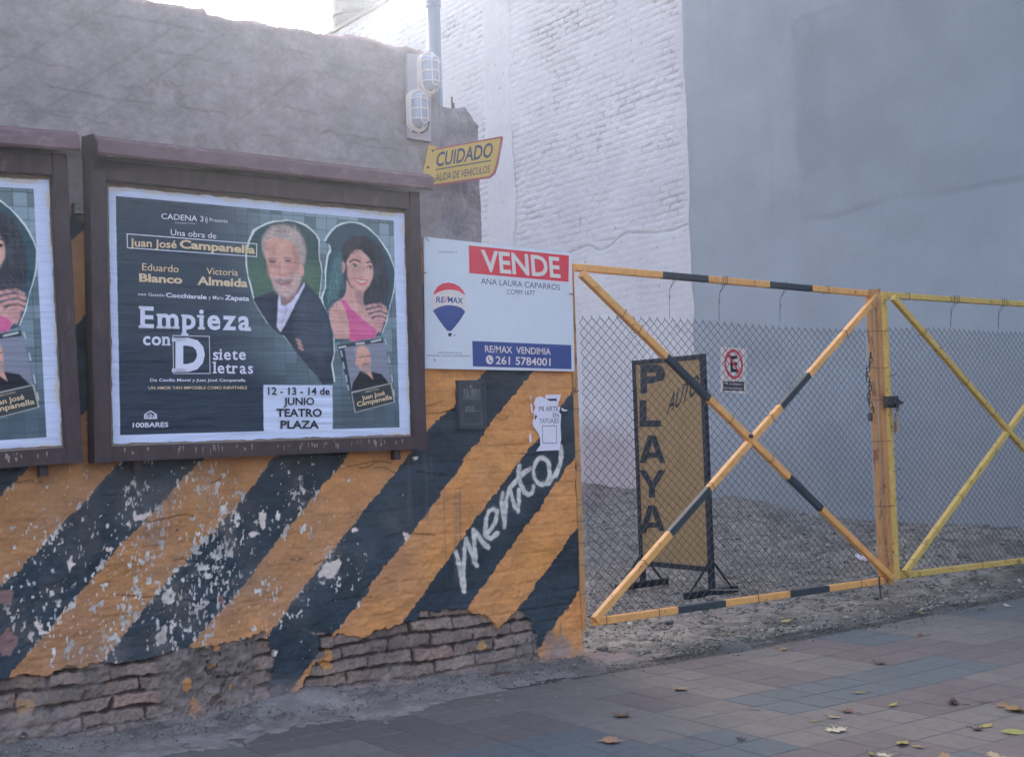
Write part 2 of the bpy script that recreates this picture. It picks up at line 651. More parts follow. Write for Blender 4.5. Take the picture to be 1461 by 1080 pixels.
# faint courses telegraphing through the paint
dcs, rid = bricks(X, Z, 0.285, 0.0735, 0.010, 5)
rel = 0.35+0.65*ss(X, 1.0, 1.9)
h = h-0.0028*(1-ss(dcs, -0.003, 0.007))*rel+0.003*(rid-0.5)*rel
C = C*(1-0.14*((1-ss(dcs, -0.004, 0.003))*np.clip(0.4+0.5*nz(X*2.5, Z*7, 3, 61), 0, 1))[..., None])
# long cracks with dirt in them
for k in range(26):
    x0 = rng.uniform(-0.6, 2.3)
    z0 = rng.uniform(0.42, 1.5)
    L = rng.uniform(0.06, 0.34)
    pts = [(x0+t*L, z0+0.012*math.sin(3*t+k)+rng.normal(0, 0.003)) for t in np.linspace(0, 1, 7)]
    sl = cv.box(pts, 0.02)
    d = seg_dist(X[sl], Z[sl], pts)
    m = 1-ss(d, 0.0012, 0.0045)
    C[sl] = C[sl]*(1-0.55*m[..., None])
    h[sl] -= 0.004*m
# peeled chips
dens = np.zeros(X.shape)
for (cx_, cz_), r_, a_ in zip(
        [(-0.251,0.891),(-0.199,0.597),(-0.313,0.524),(0.180,0.920),(0.457,1.058),(0.513,0.913),(0.467,0.806),(0.447,0.620),(0.283,0.575),(0.130,0.742),(0.080,0.552),(-0.028,0.387),(-0.160,0.375),(0.708,0.868),(0.803,0.877),(0.716,0.497),(0.410,0.453),(1.045,0.634),(0.957,0.801),(0.901,1.002),(1.238,0.661),(1.410,0.836),(-0.366,0.644),(-0.163,1.060),(-0.108,0.851),(0.248,0.427),(0.893,0.478)],
        [.10, .08, .07, .13, .07, .09, .12, .13, .10, .10, .09, .08, .07, .05, .05, .07, .08, .06, .06, .07, .05, .06, .08, .10, .12, .09, .06],
        [.55, .7, .7, .7, 1.0, .95, 1.0, .95, .85, .7, .8, .9, .85, .6, .7, .8, .85, 1.0, .6, .7, .5, .4, .7, .35, .5, .8, .5]):
    dens = np.maximum(dens, a_*np.exp(-((X-cx_)**2+((Z-cz_)*0.85)**2)/(2*r_*r_)))
# pale paint lying along the stripe edges too
edge = np.min([np.abs(X-bound(b, Z)) for b in Bs], axis=0)
dens = dens+0.35*np.exp(-(edge/0.014)**2)*(X < 1.7)
thr = 2.62-1.62*np.clip(dens, 0, 1)-0.10*(X < 1.3)
thr = thr+0.9*ss(X, 1.15, 1.7)
c1 = nz(X*34, Z*23, 3, 30)
c2 = nz(X*88, Z*42, 3, 33)
c3 = nz(X*9, Z*9, 4, 36)
c4 = nz(X*130, Z*26, 3, 39)-0.35
chip = np.maximum(np.maximum(ss(c1-thr, -0.12, 0.10), ss(c2-thr-0.05, -0.12, 0.12)), 0.8*ss(c4-thr-0.25, -0.15, 0.2))
under = np.clip(0.5+0.4*nz(X*14, Z*14, 3, 38), 0, 1)[..., None]
white = D(196, 206, 222)*(1-under)+D(146, 150, 162)*under
edge_c = np.clip(np.maximum(ss(c1-thr, -0.35, -0.05), ss(c2-thr-0.15, -0.4, -0.05))-chip, 0, 1)
C = C*(1-0.35*edge_c[..., None])
C = C*(1-chip[..., None])+white*chip[..., None]
h = h-0.0022*chip+0.0010*edge_c
# greyed, scoured veil around the chips
veil = np.clip(dens, 0, 1)*np.clip(0.5+0.5*c3, 0, 1)*0.28
C = C*(1-veil[..., None])+D(132, 126, 130)*veil[..., None]
# big pale flakes
for pts in ([(0.979,0.595),(1.020,0.652),(1.061,0.654),(1.096,0.674),(1.109,0.644),(1.094,0.615),(1.076,0.591),(1.041,0.579)], [(1.465,0.767),(1.488,0.762),(1.500,0.743),(1.480,0.718),(1.467,0.735)],
            [(0.102,0.941),(0.176,0.940),(0.147,0.915),(0.111,0.915)], [(-0.182,0.769),(-0.161,0.785),(-0.155,0.754),(-0.170,0.721),(-0.181,0.739)], [(-0.320,0.536),(-0.299,0.538),(-0.288,0.498),(-0.259,0.479),(-0.296,0.482)],
            [(0.693,0.911),(0.724,0.909),(0.728,0.842),(0.706,0.829),(0.692,0.854)], [(1.165,0.800),(1.195,0.811),(1.209,0.797),(1.170,0.782)], [(0.718,0.295),(0.739,0.283),(0.765,0.270),(0.759,0.247),(0.733,0.260)],
            [(0.639,0.820),(0.681,0.831),(0.691,0.816),(0.654,0.798)], [(-0.017,0.808),(0.019,0.806),(0.009,0.788),(-0.013,0.792)], [(0.859,0.426),(0.890,0.448),(0.895,0.437),(0.872,0.410)], [(1.513,1.136),(1.571,1.138),(1.545,1.121)]):
    sl = cv.box(pts, 0.02)
    d = seg_dist(X[sl], Z[sl], pts+[pts[0]])
    d = np.where(inside(X[sl], Z[sl], pts), d, -d)+0.0025*nz(X[sl]*70, Z[sl]*70, 2, 8)
    m = ss(d, -0.002, 0.002)[..., None]
    C[sl] = C[sl]*(1-m)+D(196, 196, 206)*m
    h[sl] += -0.002*m[..., 0]
# bare reddish plaster spots
for c_, rx, rz in zip([(-0.432,0.641),(-0.427,0.457),(0.497,0.537),(0.300,0.859),(0.388,0.297)], (.035, .045, .016, .012, .03), (.03, .05, .022, .01, .02)):
    d = np.hypot((X-c_[0])/rx, (Z-c_[1])/rz)+0.18*nz(X*30, Z*30, 3, 12)
    m = (1-ss(d, 0.85, 1.0))[..., None]
    C = C*(1-m)+D(112, 94, 102)*m
    h = h-0.006*m[..., 0]
# drip streaks on the black and the orange
for xs, xe, zt, zb, a_ in ((1.47, 1.66, 1.17, 0.75, .45), (1.66, 1.86, 0.98, 0.42, .4), (0.1, 0.3, 1.1, .7, .25)):
    m = np.clip(nz(X*70, Z*1.3, 3, 50)*0.8, 0, 1)*ss(X, xs, xs+.03)*(1-ss(X, xe-.03, xe))*ss(Z, zb, zb+.1)*(1-ss(Z, zt-.05, zt))
    C = C*(1-a_*m[..., None])+D(70, 76, 92)*a_*m[..., None]
# sprayed word
GW = D(176, 184, 196)
e_c = [(2.351,1.027)][0]
o_pts = [(e_c[0]+0.057*math.cos(t), e_c[1]+0.072*math.sin(t)) for t in np.linspace(0.9, 7.0, 22)]
strokes = [[(1.775,0.640),(1.786,0.595),(1.798,0.533),(1.809,0.477),(1.820,0.435)], [(1.820,0.437),(1.817,0.504),(1.820,0.570),(1.828,0.646),(1.841,0.703),(1.853,0.677),(1.873,0.626),(1.890,0.580),(1.903,0.560)],
           [(1.896,0.585),(1.893,0.641),(1.887,0.708),(1.886,0.744),(1.910,0.723),(1.933,0.688),(1.959,0.663),(1.981,0.648)],
           [(1.959,0.714),(1.997,0.739),(2.034,0.793),(2.039,0.832),(2.015,0.845),(1.987,0.835),(1.967,0.797),(1.960,0.742),(1.969,0.704),(1.999,0.694),(2.038,0.717)],
           [(2.082,0.922),(2.074,0.864),(2.077,0.807),(2.083,0.747)], [(2.083,0.750),(2.095,0.828),(2.112,0.901),(2.131,0.943),(2.146,0.899),(2.161,0.847),(2.177,0.823),(2.188,0.880),(2.191,0.937)],
           [(2.137,0.956),(2.161,0.973),(2.190,0.995),(2.229,1.025),(2.274,1.046)], [(2.199,1.061),(2.191,1.017),(2.201,0.971),(2.225,0.924),(2.250,0.906),(2.274,0.915),(2.290,0.948)],
           o_pts, [(2.336,0.958),(2.396,0.963),(2.443,1.003),(2.478,1.063),(2.492,1.122),(2.488,1.157)], [(2.450,1.001),(2.478,1.055),(2.493,1.101),(2.488,1.137),(2.477,1.161)]]
dmin = np.full(X.shape, 1.0)
for s_ in strokes:
    sl = cv.box(s_, 0.06)
    dmin[sl] = np.minimum(dmin[sl], seg_dist(X[sl], Z[sl], s_))
m = ss(0.0128+0.0012*nz(X*30, Z*30, 2, 71)-dmin, -0.003, 0.0035)*np.clip(0.86+0.10*nz(X*45, Z*45, 3, 70), 0, 1)
m = np.maximum(m, 0.10*ss(0.030-dmin, 0, 0.03))[..., None]
C = C*(1-m)+GW*m
# --- base where the plaster has come away
polyL = [(-0.452,0.322),(-0.288,0.315),(-0.117,0.325),(0.045,0.318),(0.168,0.322),(0.246,0.342),(0.540,0.334),(0.705,0.361),(0.752,0.269),(0.732,0.175),(0.732,0.048),(0.741,-0.145)]+[(0.6, -0.3), (-3.0, -0.3), (-3.0, 0.26), (-2.2, 0.33), (-1.5, 0.25), (-0.9, 0.31)]
polyR = [(0.875,-0.168),(0.845,0.027),(0.935,0.147),(0.981,0.228),(0.980,0.321),(0.872,0.350),(1.036,0.314),(1.210,0.275),(1.320,0.306),(1.441,0.305),(1.519,0.323),(1.570,0.366),(1.773,0.354),(1.934,0.300),(2.030,0.223),(2.086,0.268),(2.171,0.309),(2.238,0.228),(2.276,0.134),(2.290,0.017),(2.289,-0.232),(1.693,-0.312)]


def sdist(poly):
    d = seg_dist(X, Z, poly+[poly[0]])
    return np.where(inside(X, Z, poly), d, -d)


ex = np.maximum(sdist(polyL), sdist(polyR))+0.005*nz(X*22, Z*22, 3, 80)+0.003*nz(X*70, Z*70, 2, 81)
em = ss(ex, -0.0015, 0.0015)
d1, r1 = bricks(X+0.03*(X > 1.0)+0.004*nz(X*2.2, Z*14, 2, 78), Z+0.02+0.0025*nz(X*6, Z*4, 2, 79), 0.255, 0.068, 0.013, 77)
round_ = ss(d1+0.0032*nz(X*32, Z*32, 4, 83), -0.004, 0.005)
hb = -0.016+(-0.018)*(1-round_)+0.022*(r1-0.5)*round_-0.016*round_*ss(r1, 0.9, 0.93)+0.0025*nz(X*14, Z*14, 3, 84)*round_+0.0013*nz(X*75, Z*75, 3, 85)
tone = np.clip(0.5+0.25*nz(X*8, Z*8, 4, 86), 0, 1)[..., None]
brick = D(92, 88, 94)*(1-tone)+D(120, 112, 114)*tone
brick = brick*(0.82+0.36*r1[..., None])*(1+0.10*nz(X*90, Z*90, 3, 88))[..., None]
redb = ((r1 > 0.72) & (r1 < 0.84))[..., None]
brick = np.where(redb, brick*np.array((1.06, 0.96, 0.94)), brick)
mort = D(56, 52, 58)*(0.6+0.5*np.clip(0.5+0.25*nz(X*30, Z*30, 3, 87), 0, 1))[..., None]
bc = mort*(1-round_[..., None])+brick*round_[..., None]
# rubble concrete between the two brick patches, and mortar smears
rub = np.clip(ss(X, 0.17, 0.24)*(1-ss(X, 0.62, 0.70))+0.75*ss(nz(X*5, Z*6, 3, 90), 0.95, 1.7), 0, 1)
rn = nz(X*30, Z*30, 4, 91)
pit = ss(-nz(X*48, Z*48, 3, 92), 0.7, 1.5)*ss(X, .36, .44)
hr = -0.008+0.005*nz(X*9, Z*9, 3, 93)+0.0042*rn-0.012*pit
rc = D(104, 101, 108)*(0.8+0.15*np.clip(rn, -1.5, 1.5))[..., None]
rc = rc*(1-0.55*pit[..., None])
rc = np.where((ss(nz(X*12, Z*12, 3, 95), 2.3, 2.5) > 0.5)[..., None], D(150, 112, 80), rc)
hb = hb*(1-rub)+hr*rub
bc = bc*(1-rub[..., None])+rc*rub[..., None]
# leftovers of paint on the bricks
for c_, rx, rz, col_ in (([(-0.352,0.196)][0], .05, .022, D(134, 112, 92)), ([(0.334,0.182)][0], .022, .024, D(158, 118, 80)), ([(0.365,0.073)][0], .022, .045, D(150, 114, 82)),
                         ([(0.447,0.248)][0], .016, .016, D(158, 118, 80)), ([(-0.211,0.032)][0], .10, .035, D(48, 62, 78)), ([(-0.373,0.046)][0], .05, .03, D(140, 108, 96)),
                         ([(1.928,0.134)][0], .032, .036, D(150, 124, 92)), ([(1.027,0.201)][0], .03, .05, D(150, 116, 82)), ([(0.845,-0.018)][0], .04, .03, D(146, 114, 84)),
                         ([(1.022,0.199)][0], .02, .045, D(152, 118, 82))):
    d = np.hypot((X-c_[0])/rx, (Z-c_[1])/rz)+0.3*nz(X*35, Z*35, 3, 99)
    m = (1-ss(d, 0.75, 1.05))[..., None]*0.9
    bc = bc*(1-m)+col_*m
lip = ss(ex, -0.012, -0.001)*(1-em)
C = C*(1-0.25*(lip*np.clip(0.5+0.5*nz(X*40, Z*40, 2, 82), 0, 1))[..., None])
C = C*(1-em[..., None])+bc*em[..., None]
h = h*(1-em)+hb*em+0.003*lip
# scuffed grey patch low on the last stripe
d = np.hypot((X-[(2.407,0.091)][0][0])/0.10, (Z-[(2.406,0.078)][0][1])/0.09)+0.25*nz(X*40, Z*16, 3, 101)
m = (0.75*(1-ss(d, 0.6, 1.1))*(1-em))[..., None]
C = C*(1-m)+D(108, 104, 112)*m
# dust climbing from the pavement
gz = walk_z(X)
du = np.clip(ss(Z-gz-0.05*nz(X*5, Z*5, 3, 103)*0.6, 0.16, 0.0), 0, 1) if False else (1-ss(Z-gz-0.03*nz(X*5, Z*5, 3, 103), 0.0, 0.16))
C = C*(1-0.6*du[..., None])+D(124, 120, 130)*0.6*du[..., None]
h = h+0.030*ss(X+0.04*nz(Z*9, X*6, 2, 105), 2.33, 2.46)*(1-ss(Z, -0.06, 0.17))
cv.C = np.clip(C, 0.004, 0.9)
P = np.stack([X, WY-h, Z], -1)
P = np.concatenate([P, np.stack([X[:, -1:], np.full((X.shape[0], 1), 0.36), Z[:, -1:]], -1)], 1)
CC = np.concatenate([cv.C, cv.C[:, -1:]], 1)
grid_mesh('painted_plaster', woff(P), CC, wall, M['wall_paint'])


def panel(name, x0, x1, zt, zb, res, paint, hfun, mat_, thick=0.30, y=WY):
    nx = int((x1-x0)/res)+1
    nr = int((zt-zb)/res)+1
    xs = np.linspace(x0, x1, nx)
    t = np.linspace(0, 1, nr)
    top = zt+0.006*nz(xs*5, xs*0+3.3, 3, 120)+0.0025*nz(xs*40, xs*0+1.3, 2, 121)
    if name == 'rough_cast_stub':
        top = top-0.06*ss(xs, x1-0.08, x1)**2
    if name == 'upper_render':
        top = top-0.05*ss(xs, x1-0.07, x1)**2+0.008*np.sign(np.sin(xs*4.3+1))
    Zg = zb+t[:, None]*(top-zb)[None, :]
    Xg = np.repeat(xs[None, :], nr, 0)
    H_ = hfun(Xg, Zg)
    rnd = 0.02*ss(Zg, top[None, :]-0.03, top[None, :])**2
    Yg = y-H_+rnd
    C_ = paint(Xg, Zg, top)
    rows = [np.stack([Xg, Yg, Zg], -1)]
    cr = [C_]
    for yy, dz in ((0.10, 0.004), (0.2, 0.006), (y+thick, 0.0)):
        rows.append(np.stack([xs, np.full(nx, yy), top+dz+0.006*nz(xs*20, xs*0+yy*50, 2, 7)], -1)[None])
        cr.append(C_[-1:])
    rows.append(np.stack([xs, np.full(nx, y+thick), np.full(nx, zb)], -1)[None])
    cr.append(C_[-1:])
    P_ = np.concatenate(rows, 0)
    C2_ = np.concatenate(cr, 0)
    for side in (0, -1):
        e = P_[:, side:side+1].copy() if side == 0 else P_[:, -1:].copy()
        e[:, :, 1] = y+thick
        c_ = C2_[:, :1] if side == 0 else C2_[:, -1:]
        if side == 0:
            P_ = np.concatenate([e, P_], 1)
            C2_ = np.concatenate([c_, C2_], 1)
        else:
            P_ = np.concatenate([P_, e], 1)
            C2_ = np.concatenate([C2_, c_], 1)
    return grid_mesh(name, woff(P_), np.clip(C2_, 0.004, 0.9), wall, mat_)


def paint_up(X, Z, top):
    n1 = np.clip(0.5+0.25*nz(X*2, Z*2.5, 5, 130), 0, 1)[..., None]
    n2 = np.clip(0.5+0.25*nz(X*9, Z*14, 4, 131), 0, 1)[..., None]
    c = (D(112, 115, 130)*(1-n1)+D(124, 121, 136)*n1)*(0.86+0.26*n2)*(1+0.045*nz(X*60, Z*110, 3, 132))[..., None]
    # stains and cracks
    cr = np.zeros(X.shape)
    r2 = np.random.default_rng(5)
    for k in range(22):
        x0 = r2.uniform(-0.5, 1.5)
        z0 = r2.uniform(2.5, 3.2)
        L = r2.uniform(0.08, 0.5)
        pts = [(x0+t*L, z0+r2.normal(0, 0.006)-0.01*t) for t in np.linspace(0, 1, 8)]
        cr = np.maximum(cr, (1-ss(seg_dist(X, Z, pts), 0.001, 0.009))*r2.uniform(0.25, 0.6))
    for x0, z0, L in ((-0.45, 2.78, .55), (-0.30, 2.62, .62), (0.15, 2.80, .5), (0.62, 2.72, .4), (-.1, 2.6, .5)):
        pts = [(x0, z0), (x0+L, z0+L*0.78)]
        cr = np.maximum(cr, 0.30*(1-ss(seg_dist(X, Z, pts), 0.001, 0.008)))
    blot = ss(nz(X*7, Z*12, 4, 133), 1.2, 2.0)*0.35
    c = c*(1-np.maximum(cr, blot)[..., None]*0.55)
    tp = ss(Z, top[None, :]-0.06, top[None, :])[..., None]
    c = c*(1-0.5*tp)+D(140, 122, 132)*0.5*tp
    s, b = stripes(X, Z)
    pm = (1-ss(Z+0.02*nz(X*12, Z*3, 2, 135), 2.19, 2.22))[..., None]
    return c*(1-pm)+s*pm


def h_up(X, Z):
    d_, r_ = bricks(X, Z, 0.6, 0.16, 0.012, 9)
    return 0.0012*nz(X*3, Z*5, 3, 140)+0.0009*nz(X*20, Z*34, 3, 141)-0.0025*(1-ss(d_+0.006*nz(X*6, Z*6, 2, 142), -0.004, 0.004))*ss(nz(X*2, Z*3, 2, 143), -0.6, 0.6)


panel('upper_render', -2.6, 1.752, 3.225, 1.62, 0.009, paint_up, h_up, M['render'])


def paint_stub(X, Z, top):
    n1 = np.clip(0.5+0.3*nz(X*14, Z*14, 4, 150), 0, 1)[..., None]
    c = D(100, 101, 120)*(1-n1)+D(124, 124, 142)*n1
    s, b = stripes(X, Z)
    pm = (1-ss(Z, 1.64, 1.66))[..., None]
    return c*(1-pm)+s*pm


panel('rough_cast_stub', 1.757, 2.004, 2.955, 1.62, 0.006, paint_stub, lambda X, Z: 0.0025*nz(X*34, Z*34, 3, 151), M['rough_cast'], y=WY+0.01)


def paint_low(X, Z, top):
    n1 = np.clip(0.5+0.3*nz(X*12, Z*20, 4, 160), 0, 1)[..., None]
    c = D(170, 124, 86)*(1-n1)+D(120, 104, 104)*n1
    return c


panel('broken_brick_end', 2.008, 2.585, 2.235, 1.62, 0.006, paint_low, lambda X, Z: 0.004*nz(X*20, Z*40, 3, 161)-0.01, M['wall_paint'])
# the wall runs on beyond the picture
mb = MB()
mb.box((-7-0.8, WY-0.2+0.004, -0.2), (-2.602-0.8, 0.36-0.2, 3.22))
mb.build('render_extension', mat('plain_render', D(134, 132, 148), nscale=10, namt=0.2, bump=0.4, bscale=40), wall)
mb = MB()
for x_, dz in ((1.80, .04), (1.905, .08), (1.915, .05)):
    mb.tube([(x_-0.8, 0.16-0.2, 2.90), (x_-0.8+0.002, 0.165-0.2, 2.96+dz)], 0.005, 6)
mb.build('rebar_stub', M['rebar'], wall)

# ------------------------------------------------------------------ billboards
PW, PH = 1.48, 1.10


def make_billboard(label):
    t = thing('billboard', label, 'billboard', (0, 0, 1.25), group='billboards on the wall')
    lo = 1.25
    mb = MB()
    mb.box((-0.03, 0.002, 1.235-lo), (1.495, 0.030, 2.41-lo))
    mb.build('backing_board', M['board'], t)
    for nm, a, b in (('side_rail', (-0.092, -0.052, 1.172-lo), (-0.022, 0.045, 2.50-lo)), ('side_rail', (1.487, -0.052, 1.172-lo), (1.547, 0.045, 2.455-lo)),
                     ('bottom_rail', (-0.0215, -0.050, 1.175-lo), (1.4865, 0.044, 1.240-lo)), ('top_rail', (-0.0215, -0.048, 2.368-lo), (1.4865, 0.044, 2.452-lo))):
        mb = MB()
        mb.box(a, b, ch=0.003)
        mb.build(nm, M['frame'], t)
    # hood: folded sheet with a steep lip
    prof = [(0.055, 2.552), (-0.100, 2.540), (-0.138, 2.515), (-0.140, 2.462), (-0.128, 2.452), (-0.124, 2.458), (-0.126, 2.510), (-0.096, 2.530), (0.055, 2.541)]
    mb = MB()
    n = len(prof)
    xs = np.linspace(-0.084, 1.575, 24)
    vv = []
    for i, x in enumerate(xs):
        sag = -0.0015*math.sin(i*0.5)+0.0008*math.sin(i*1.7)
        vv += [(x, a, b-lo+sag) for a, b in prof]
    ff = []
    for i in range(len(xs)-1):
        for k in range(n):
            j = (k+1) % n
            ff.append((i*n+k, i*n+j, (i+1)*n+j, (i+1)*n+k))
    ff.append(tuple(range(n-1, -1, -1)))
    ff.append(tuple((len(xs)-1)*n+k for k in range(n)))
    mb.add(vv, ff)
    mb.build('hood', M['hood'], t)
    mb = MB()
    mb.slab([(0.05, 2.46), (0.05, 2.565), (-0.10, 2.545), (-0.146, 2.50), (-0.146, 2.445), (-0.06, 2.40)], lambda u, v, q: (q, u, v-lo), -0.092, -0.086)
    mb.build('hood_end_plate', M['frame'], t)
    for bx in (0.105, 1.40):
        mb = MB()
        mb.box((bx-0.018, -0.012, 1.128-lo), (bx+0.018, 0.03, 1.174-lo), ch=0.003)
        mb.build('bracket', M['frame'], t)
    # scraps of old glue paper on the bottom rail
    mb = MB()
    r3 = random.Random(3)
    for k in range(46):
        x = r3.uniform(0.0, 1.45)
        w_, l_ = r3.uniform(0.003, 0.012), r3.uniform(0.006, 0.035)
        zt = 1.236-r3.uniform(0, 0.02)
        mb.add([(x, -0.0515, zt-lo), (x+w_, -0.0515, zt-0.003-lo), (x+w_*0.7, -0.0515, zt-l_-lo), (x+w_*0.2, -0.0515, zt-l_*0.8-lo)], [(0, 3, 2, 1)])
    tag(mb.build('glue_scraps', M['board'], t), kind='stuff')
    return t


def copy_tree(o, parent=None):
    c = o.copy()
    COL.objects.link(c)
    if parent:
        c.parent = parent
    for ch in list(o.children):
        copy_tree(ch, c)
    return c


bb = make_billboard('brown iron billboard with complete theatre poster, between narrow wall gap and white sale sign')
bb2 = copy_tree(bb)
TILT = R(-2.0)
bb2.location = (-1.690, 0, 1.200)
bb2.rotation_euler = (0, TILT, 0)
bb2['label'] = 'brown iron billboard at the far left, cut by the picture edge'

# ---- the poster
pc = Canvas(0, PW, 0, PH, 0.0025)
X, Z = pc.X, pc.Z
pc.C[:] = D(176, 196, 242)
px0, px1, pz0, pz1 = 0.030, 1.420, 0.037, 1.062
pr = ((X > px0) & (X < px1) & (Z > pz0) & (Z < pz1)).astype(float)
ts = 0.058
ti = np.floor(X/ts).astype(int)
tj = np.floor(Z/ts).astype(int)
tr = _tab[(tj*13) % 512, (ti*29) % 512]
lightness = np.clip(0.05+0.66*ss(X, 0.40, 1.1)+0.30*ss(Z, 0.7, 1.1)*ss(X, .3, .8)-0.45*ss(0.25-Z, -0.2, 0.15), 0, 1)
tcol = D(36, 52, 74)*(1-lightness)[..., None]+D(122, 150, 176)*lightness[..., None]
tcol = tcol*(1-0.5*(tr > 0.68)*np.clip(lightness+.15, 0, 1))[..., None]*(0.90+0.2*tr)[..., None]
gx = np.abs(X/ts-np.round(X/ts))*ts
gz_ = np.abs(Z/ts-np.round(Z/ts))*ts
gro = (1-ss(np.minimum(gx, gz_), 0.0008, 0.0028))*np.clip(lightness*1.2, 0, .75)
tcol = tcol*(1-0.6*gro[..., None])
pc.mix(pr, tcol)


def s61(pts):
    return pts


SK = D(196, 158, 158)
man = [(0.672,0.953),(0.699,0.974),(0.736,0.992),(0.773,1.004),(0.810,1.011),(0.840,1.016),(0.871,1.015),(0.902,1.008),(0.934,0.997),(0.958,0.982),(0.983,0.962),(0.998,0.935),(0.998,0.890),(1.000,0.844),(1.008,0.816),(1.011,0.781),(1.002,0.723),(0.995,0.666),(1.018,0.626),(1.042,0.581),(1.048,0.553),(1.064,0.494),(1.064,0.398),(1.049,0.340),(1.061,0.254),(1.000,0.248),(0.970,0.289),(0.927,0.334),(0.879,0.387),(0.849,0.423),(0.807,0.476),(0.772,0.489),(0.730,0.527),(0.695,0.576),(0.667,0.625),(0.656,0.669),(0.648,0.707),(0.635,0.751),(0.632,0.795),(0.632,0.850),(0.644,0.901)]
wom = [(1.033,0.927),(1.053,0.957),(1.074,0.984),(1.100,1.007),(1.133,1.022),(1.167,1.032),(1.200,1.033),(1.233,1.027),(1.266,1.013),(1.293,0.996),(1.322,0.973),(1.345,0.946),(1.372,0.910),(1.391,0.877),(1.407,0.844),(1.417,0.808),(1.414,0.766),(1.410,0.730),(1.403,0.700),(1.395,0.670),(1.383,0.640),(1.376,0.614),(1.357,0.555),(1.330,0.490),(1.283,0.477),(1.202,0.464),(1.110,0.456),(1.074,0.450),(1.068,0.473),(1.055,0.541),(1.042,0.581),(1.021,0.627),(1.013,0.661),(1.023,0.687),(1.033,0.713),(1.033,0.748),(1.035,0.783),(1.043,0.823),(1.051,0.864),(1.066,0.888),(1.059,0.917)]


def torn(pts, seed):
    r_ = random.Random(seed)
    return [(x+r_.uniform(-.003, .003), z+r_.uniform(-.003, .003)) for x, z in pts]


cxm = sum(p[0] for p in man)/len(man)
pc.poly([(x+(0.006 if x > cxm else -0.008), z+0.006) for x, z in torn(man, 1)], D(178, 200, 218))
pc.poly(man, D(46, 72, 82))
sl = pc.box(man, 0.0)
mg = inside(X[sl], Z[sl], man)*(np.exp(-(((Z[sl]-[(0.681,0.731)][0][1])/0.13)**2)))*0.8
pc.mix(mg, D(72, 104, 92), sl)
cxw = sum(p[0] for p in wom)/len(wom)
pc.poly([(x+(0.005 if x > cxw else -0.009), z+0.006) for x, z in torn(wom, 2)], D(178, 204, 220))
pc.poly(wom, D(44, 72, 94))
# man: jacket, shirt, neck, head
pc.poly([(0.655,0.641),(0.697,0.659),(0.740,0.675),(0.777,0.681),(0.799,0.619),(0.875,0.706),(0.920,0.737),(0.938,0.715),(0.987,0.671),(1.018,0.626),(1.042,0.581),(1.064,0.494),(1.064,0.398),(1.049,0.340),(1.061,0.254),(1.000,0.248),(0.970,0.289),(0.879,0.387),(0.807,0.476),(0.772,0.489),(0.730,0.527),(0.678,0.603)], D(44, 56, 76), 0.004)
pc.poly([(0.938,0.698),(0.987,0.654),(1.024,0.598),(1.056,0.495),(1.053,0.398),(1.003,0.340),(0.929,0.396),(0.868,0.452),(0.858,0.536),(0.885,0.616)], D(62, 78, 104), 0.03, 0.7)
pc.poly([(0.782,0.652),(0.788,0.680),(0.799,0.619),(0.842,0.632),(0.887,0.684),(0.919,0.734),(0.920,0.714),(0.860,0.610),(0.815,0.529),(0.789,0.492),(0.771,0.517)], D(178, 186, 226), 0.003)
pc.line([(0.799,0.619),(0.826,0.608),(0.797,0.535)], 0.004, D(120, 126, 170), 0.003, 0.7)
pc.poly([(0.794,0.669),(0.875,0.706),(0.887,0.696),(0.861,0.649),(0.817,0.614),(0.798,0.630)], D(128, 104, 112), 0.004)
pc.blob([(0.817,0.912)][0], .100, .080, D(168, 162, 170), 0.0, 0.16)
pc.blob([(0.728,0.884)][0], .022, .050, D(156, 146, 152), 0.1, 0.3)
pc.blob([(0.901,0.861)][0], .030, .062, D(150, 146, 156), -0.1, 0.3)
for k in range(60):
    a = random.Random(k)
    c_ = [(0.817,0.929)][0]
    th = a.uniform(0.1, 3.04)
    p0 = (c_[0]+0.092*math.cos(th), c_[1]+0.068*math.sin(th)-0.006)
    p1 = (c_[0]+0.065*math.cos(th+.35), c_[1]+0.038*math.sin(th+.35))
    pc.line([p0, p1], 0.003, D(200, 192, 198) if a.random() > .5 else D(120, 116, 128), 0.003, 0.55)
face_m = [(0.728,0.906),(0.756,0.931),(0.807,0.929),(0.856,0.918),(0.884,0.894),(0.898,0.849),(0.909,0.810),(0.902,0.759),(0.888,0.713),(0.865,0.680),(0.825,0.665),(0.785,0.674),(0.762,0.701),(0.745,0.745),(0.731,0.800),(0.722,0.856)]
pc.poly(face_m, SK, 0.006)
pc.poly([(0.728,0.906),(0.756,0.931),(0.807,0.929),(0.856,0.918),(0.880,0.888),(0.867,0.853),(0.744,0.846),(0.724,0.861)], D(208, 168, 164), 0.012)
pc.poly([(0.868,0.899),(0.892,0.866),(0.909,0.810),(0.898,0.741),(0.875,0.706),(0.858,0.762),(0.863,0.830)], D(150, 112, 116), 0.022, 0.65)
pc.poly([(0.737,0.812),(0.792,0.812),(0.794,0.781),(0.743,0.787)], D(160, 120, 126), 0.014, 0.45)
pc.poly([(0.817,0.816),(0.872,0.822),(0.865,0.794),(0.819,0.785)], D(158, 118, 124), 0.014, 0.5)
pc.blob([(0.763,0.771)][0], .028, .026, D(214, 170, 170), 0, 0.9, .6)
pc.blob([(0.840,0.772)][0], .022, .024, D(206, 162, 162), 0, 0.9, .55)
pc.blob([(0.906,0.787)][0], .013, .026, D(186, 146, 146), 0.1, 0.25)
pc.blob([(0.868,0.763)][0], .022, .06, D(164, 128, 134), -0.1, 0.7, 0.8)
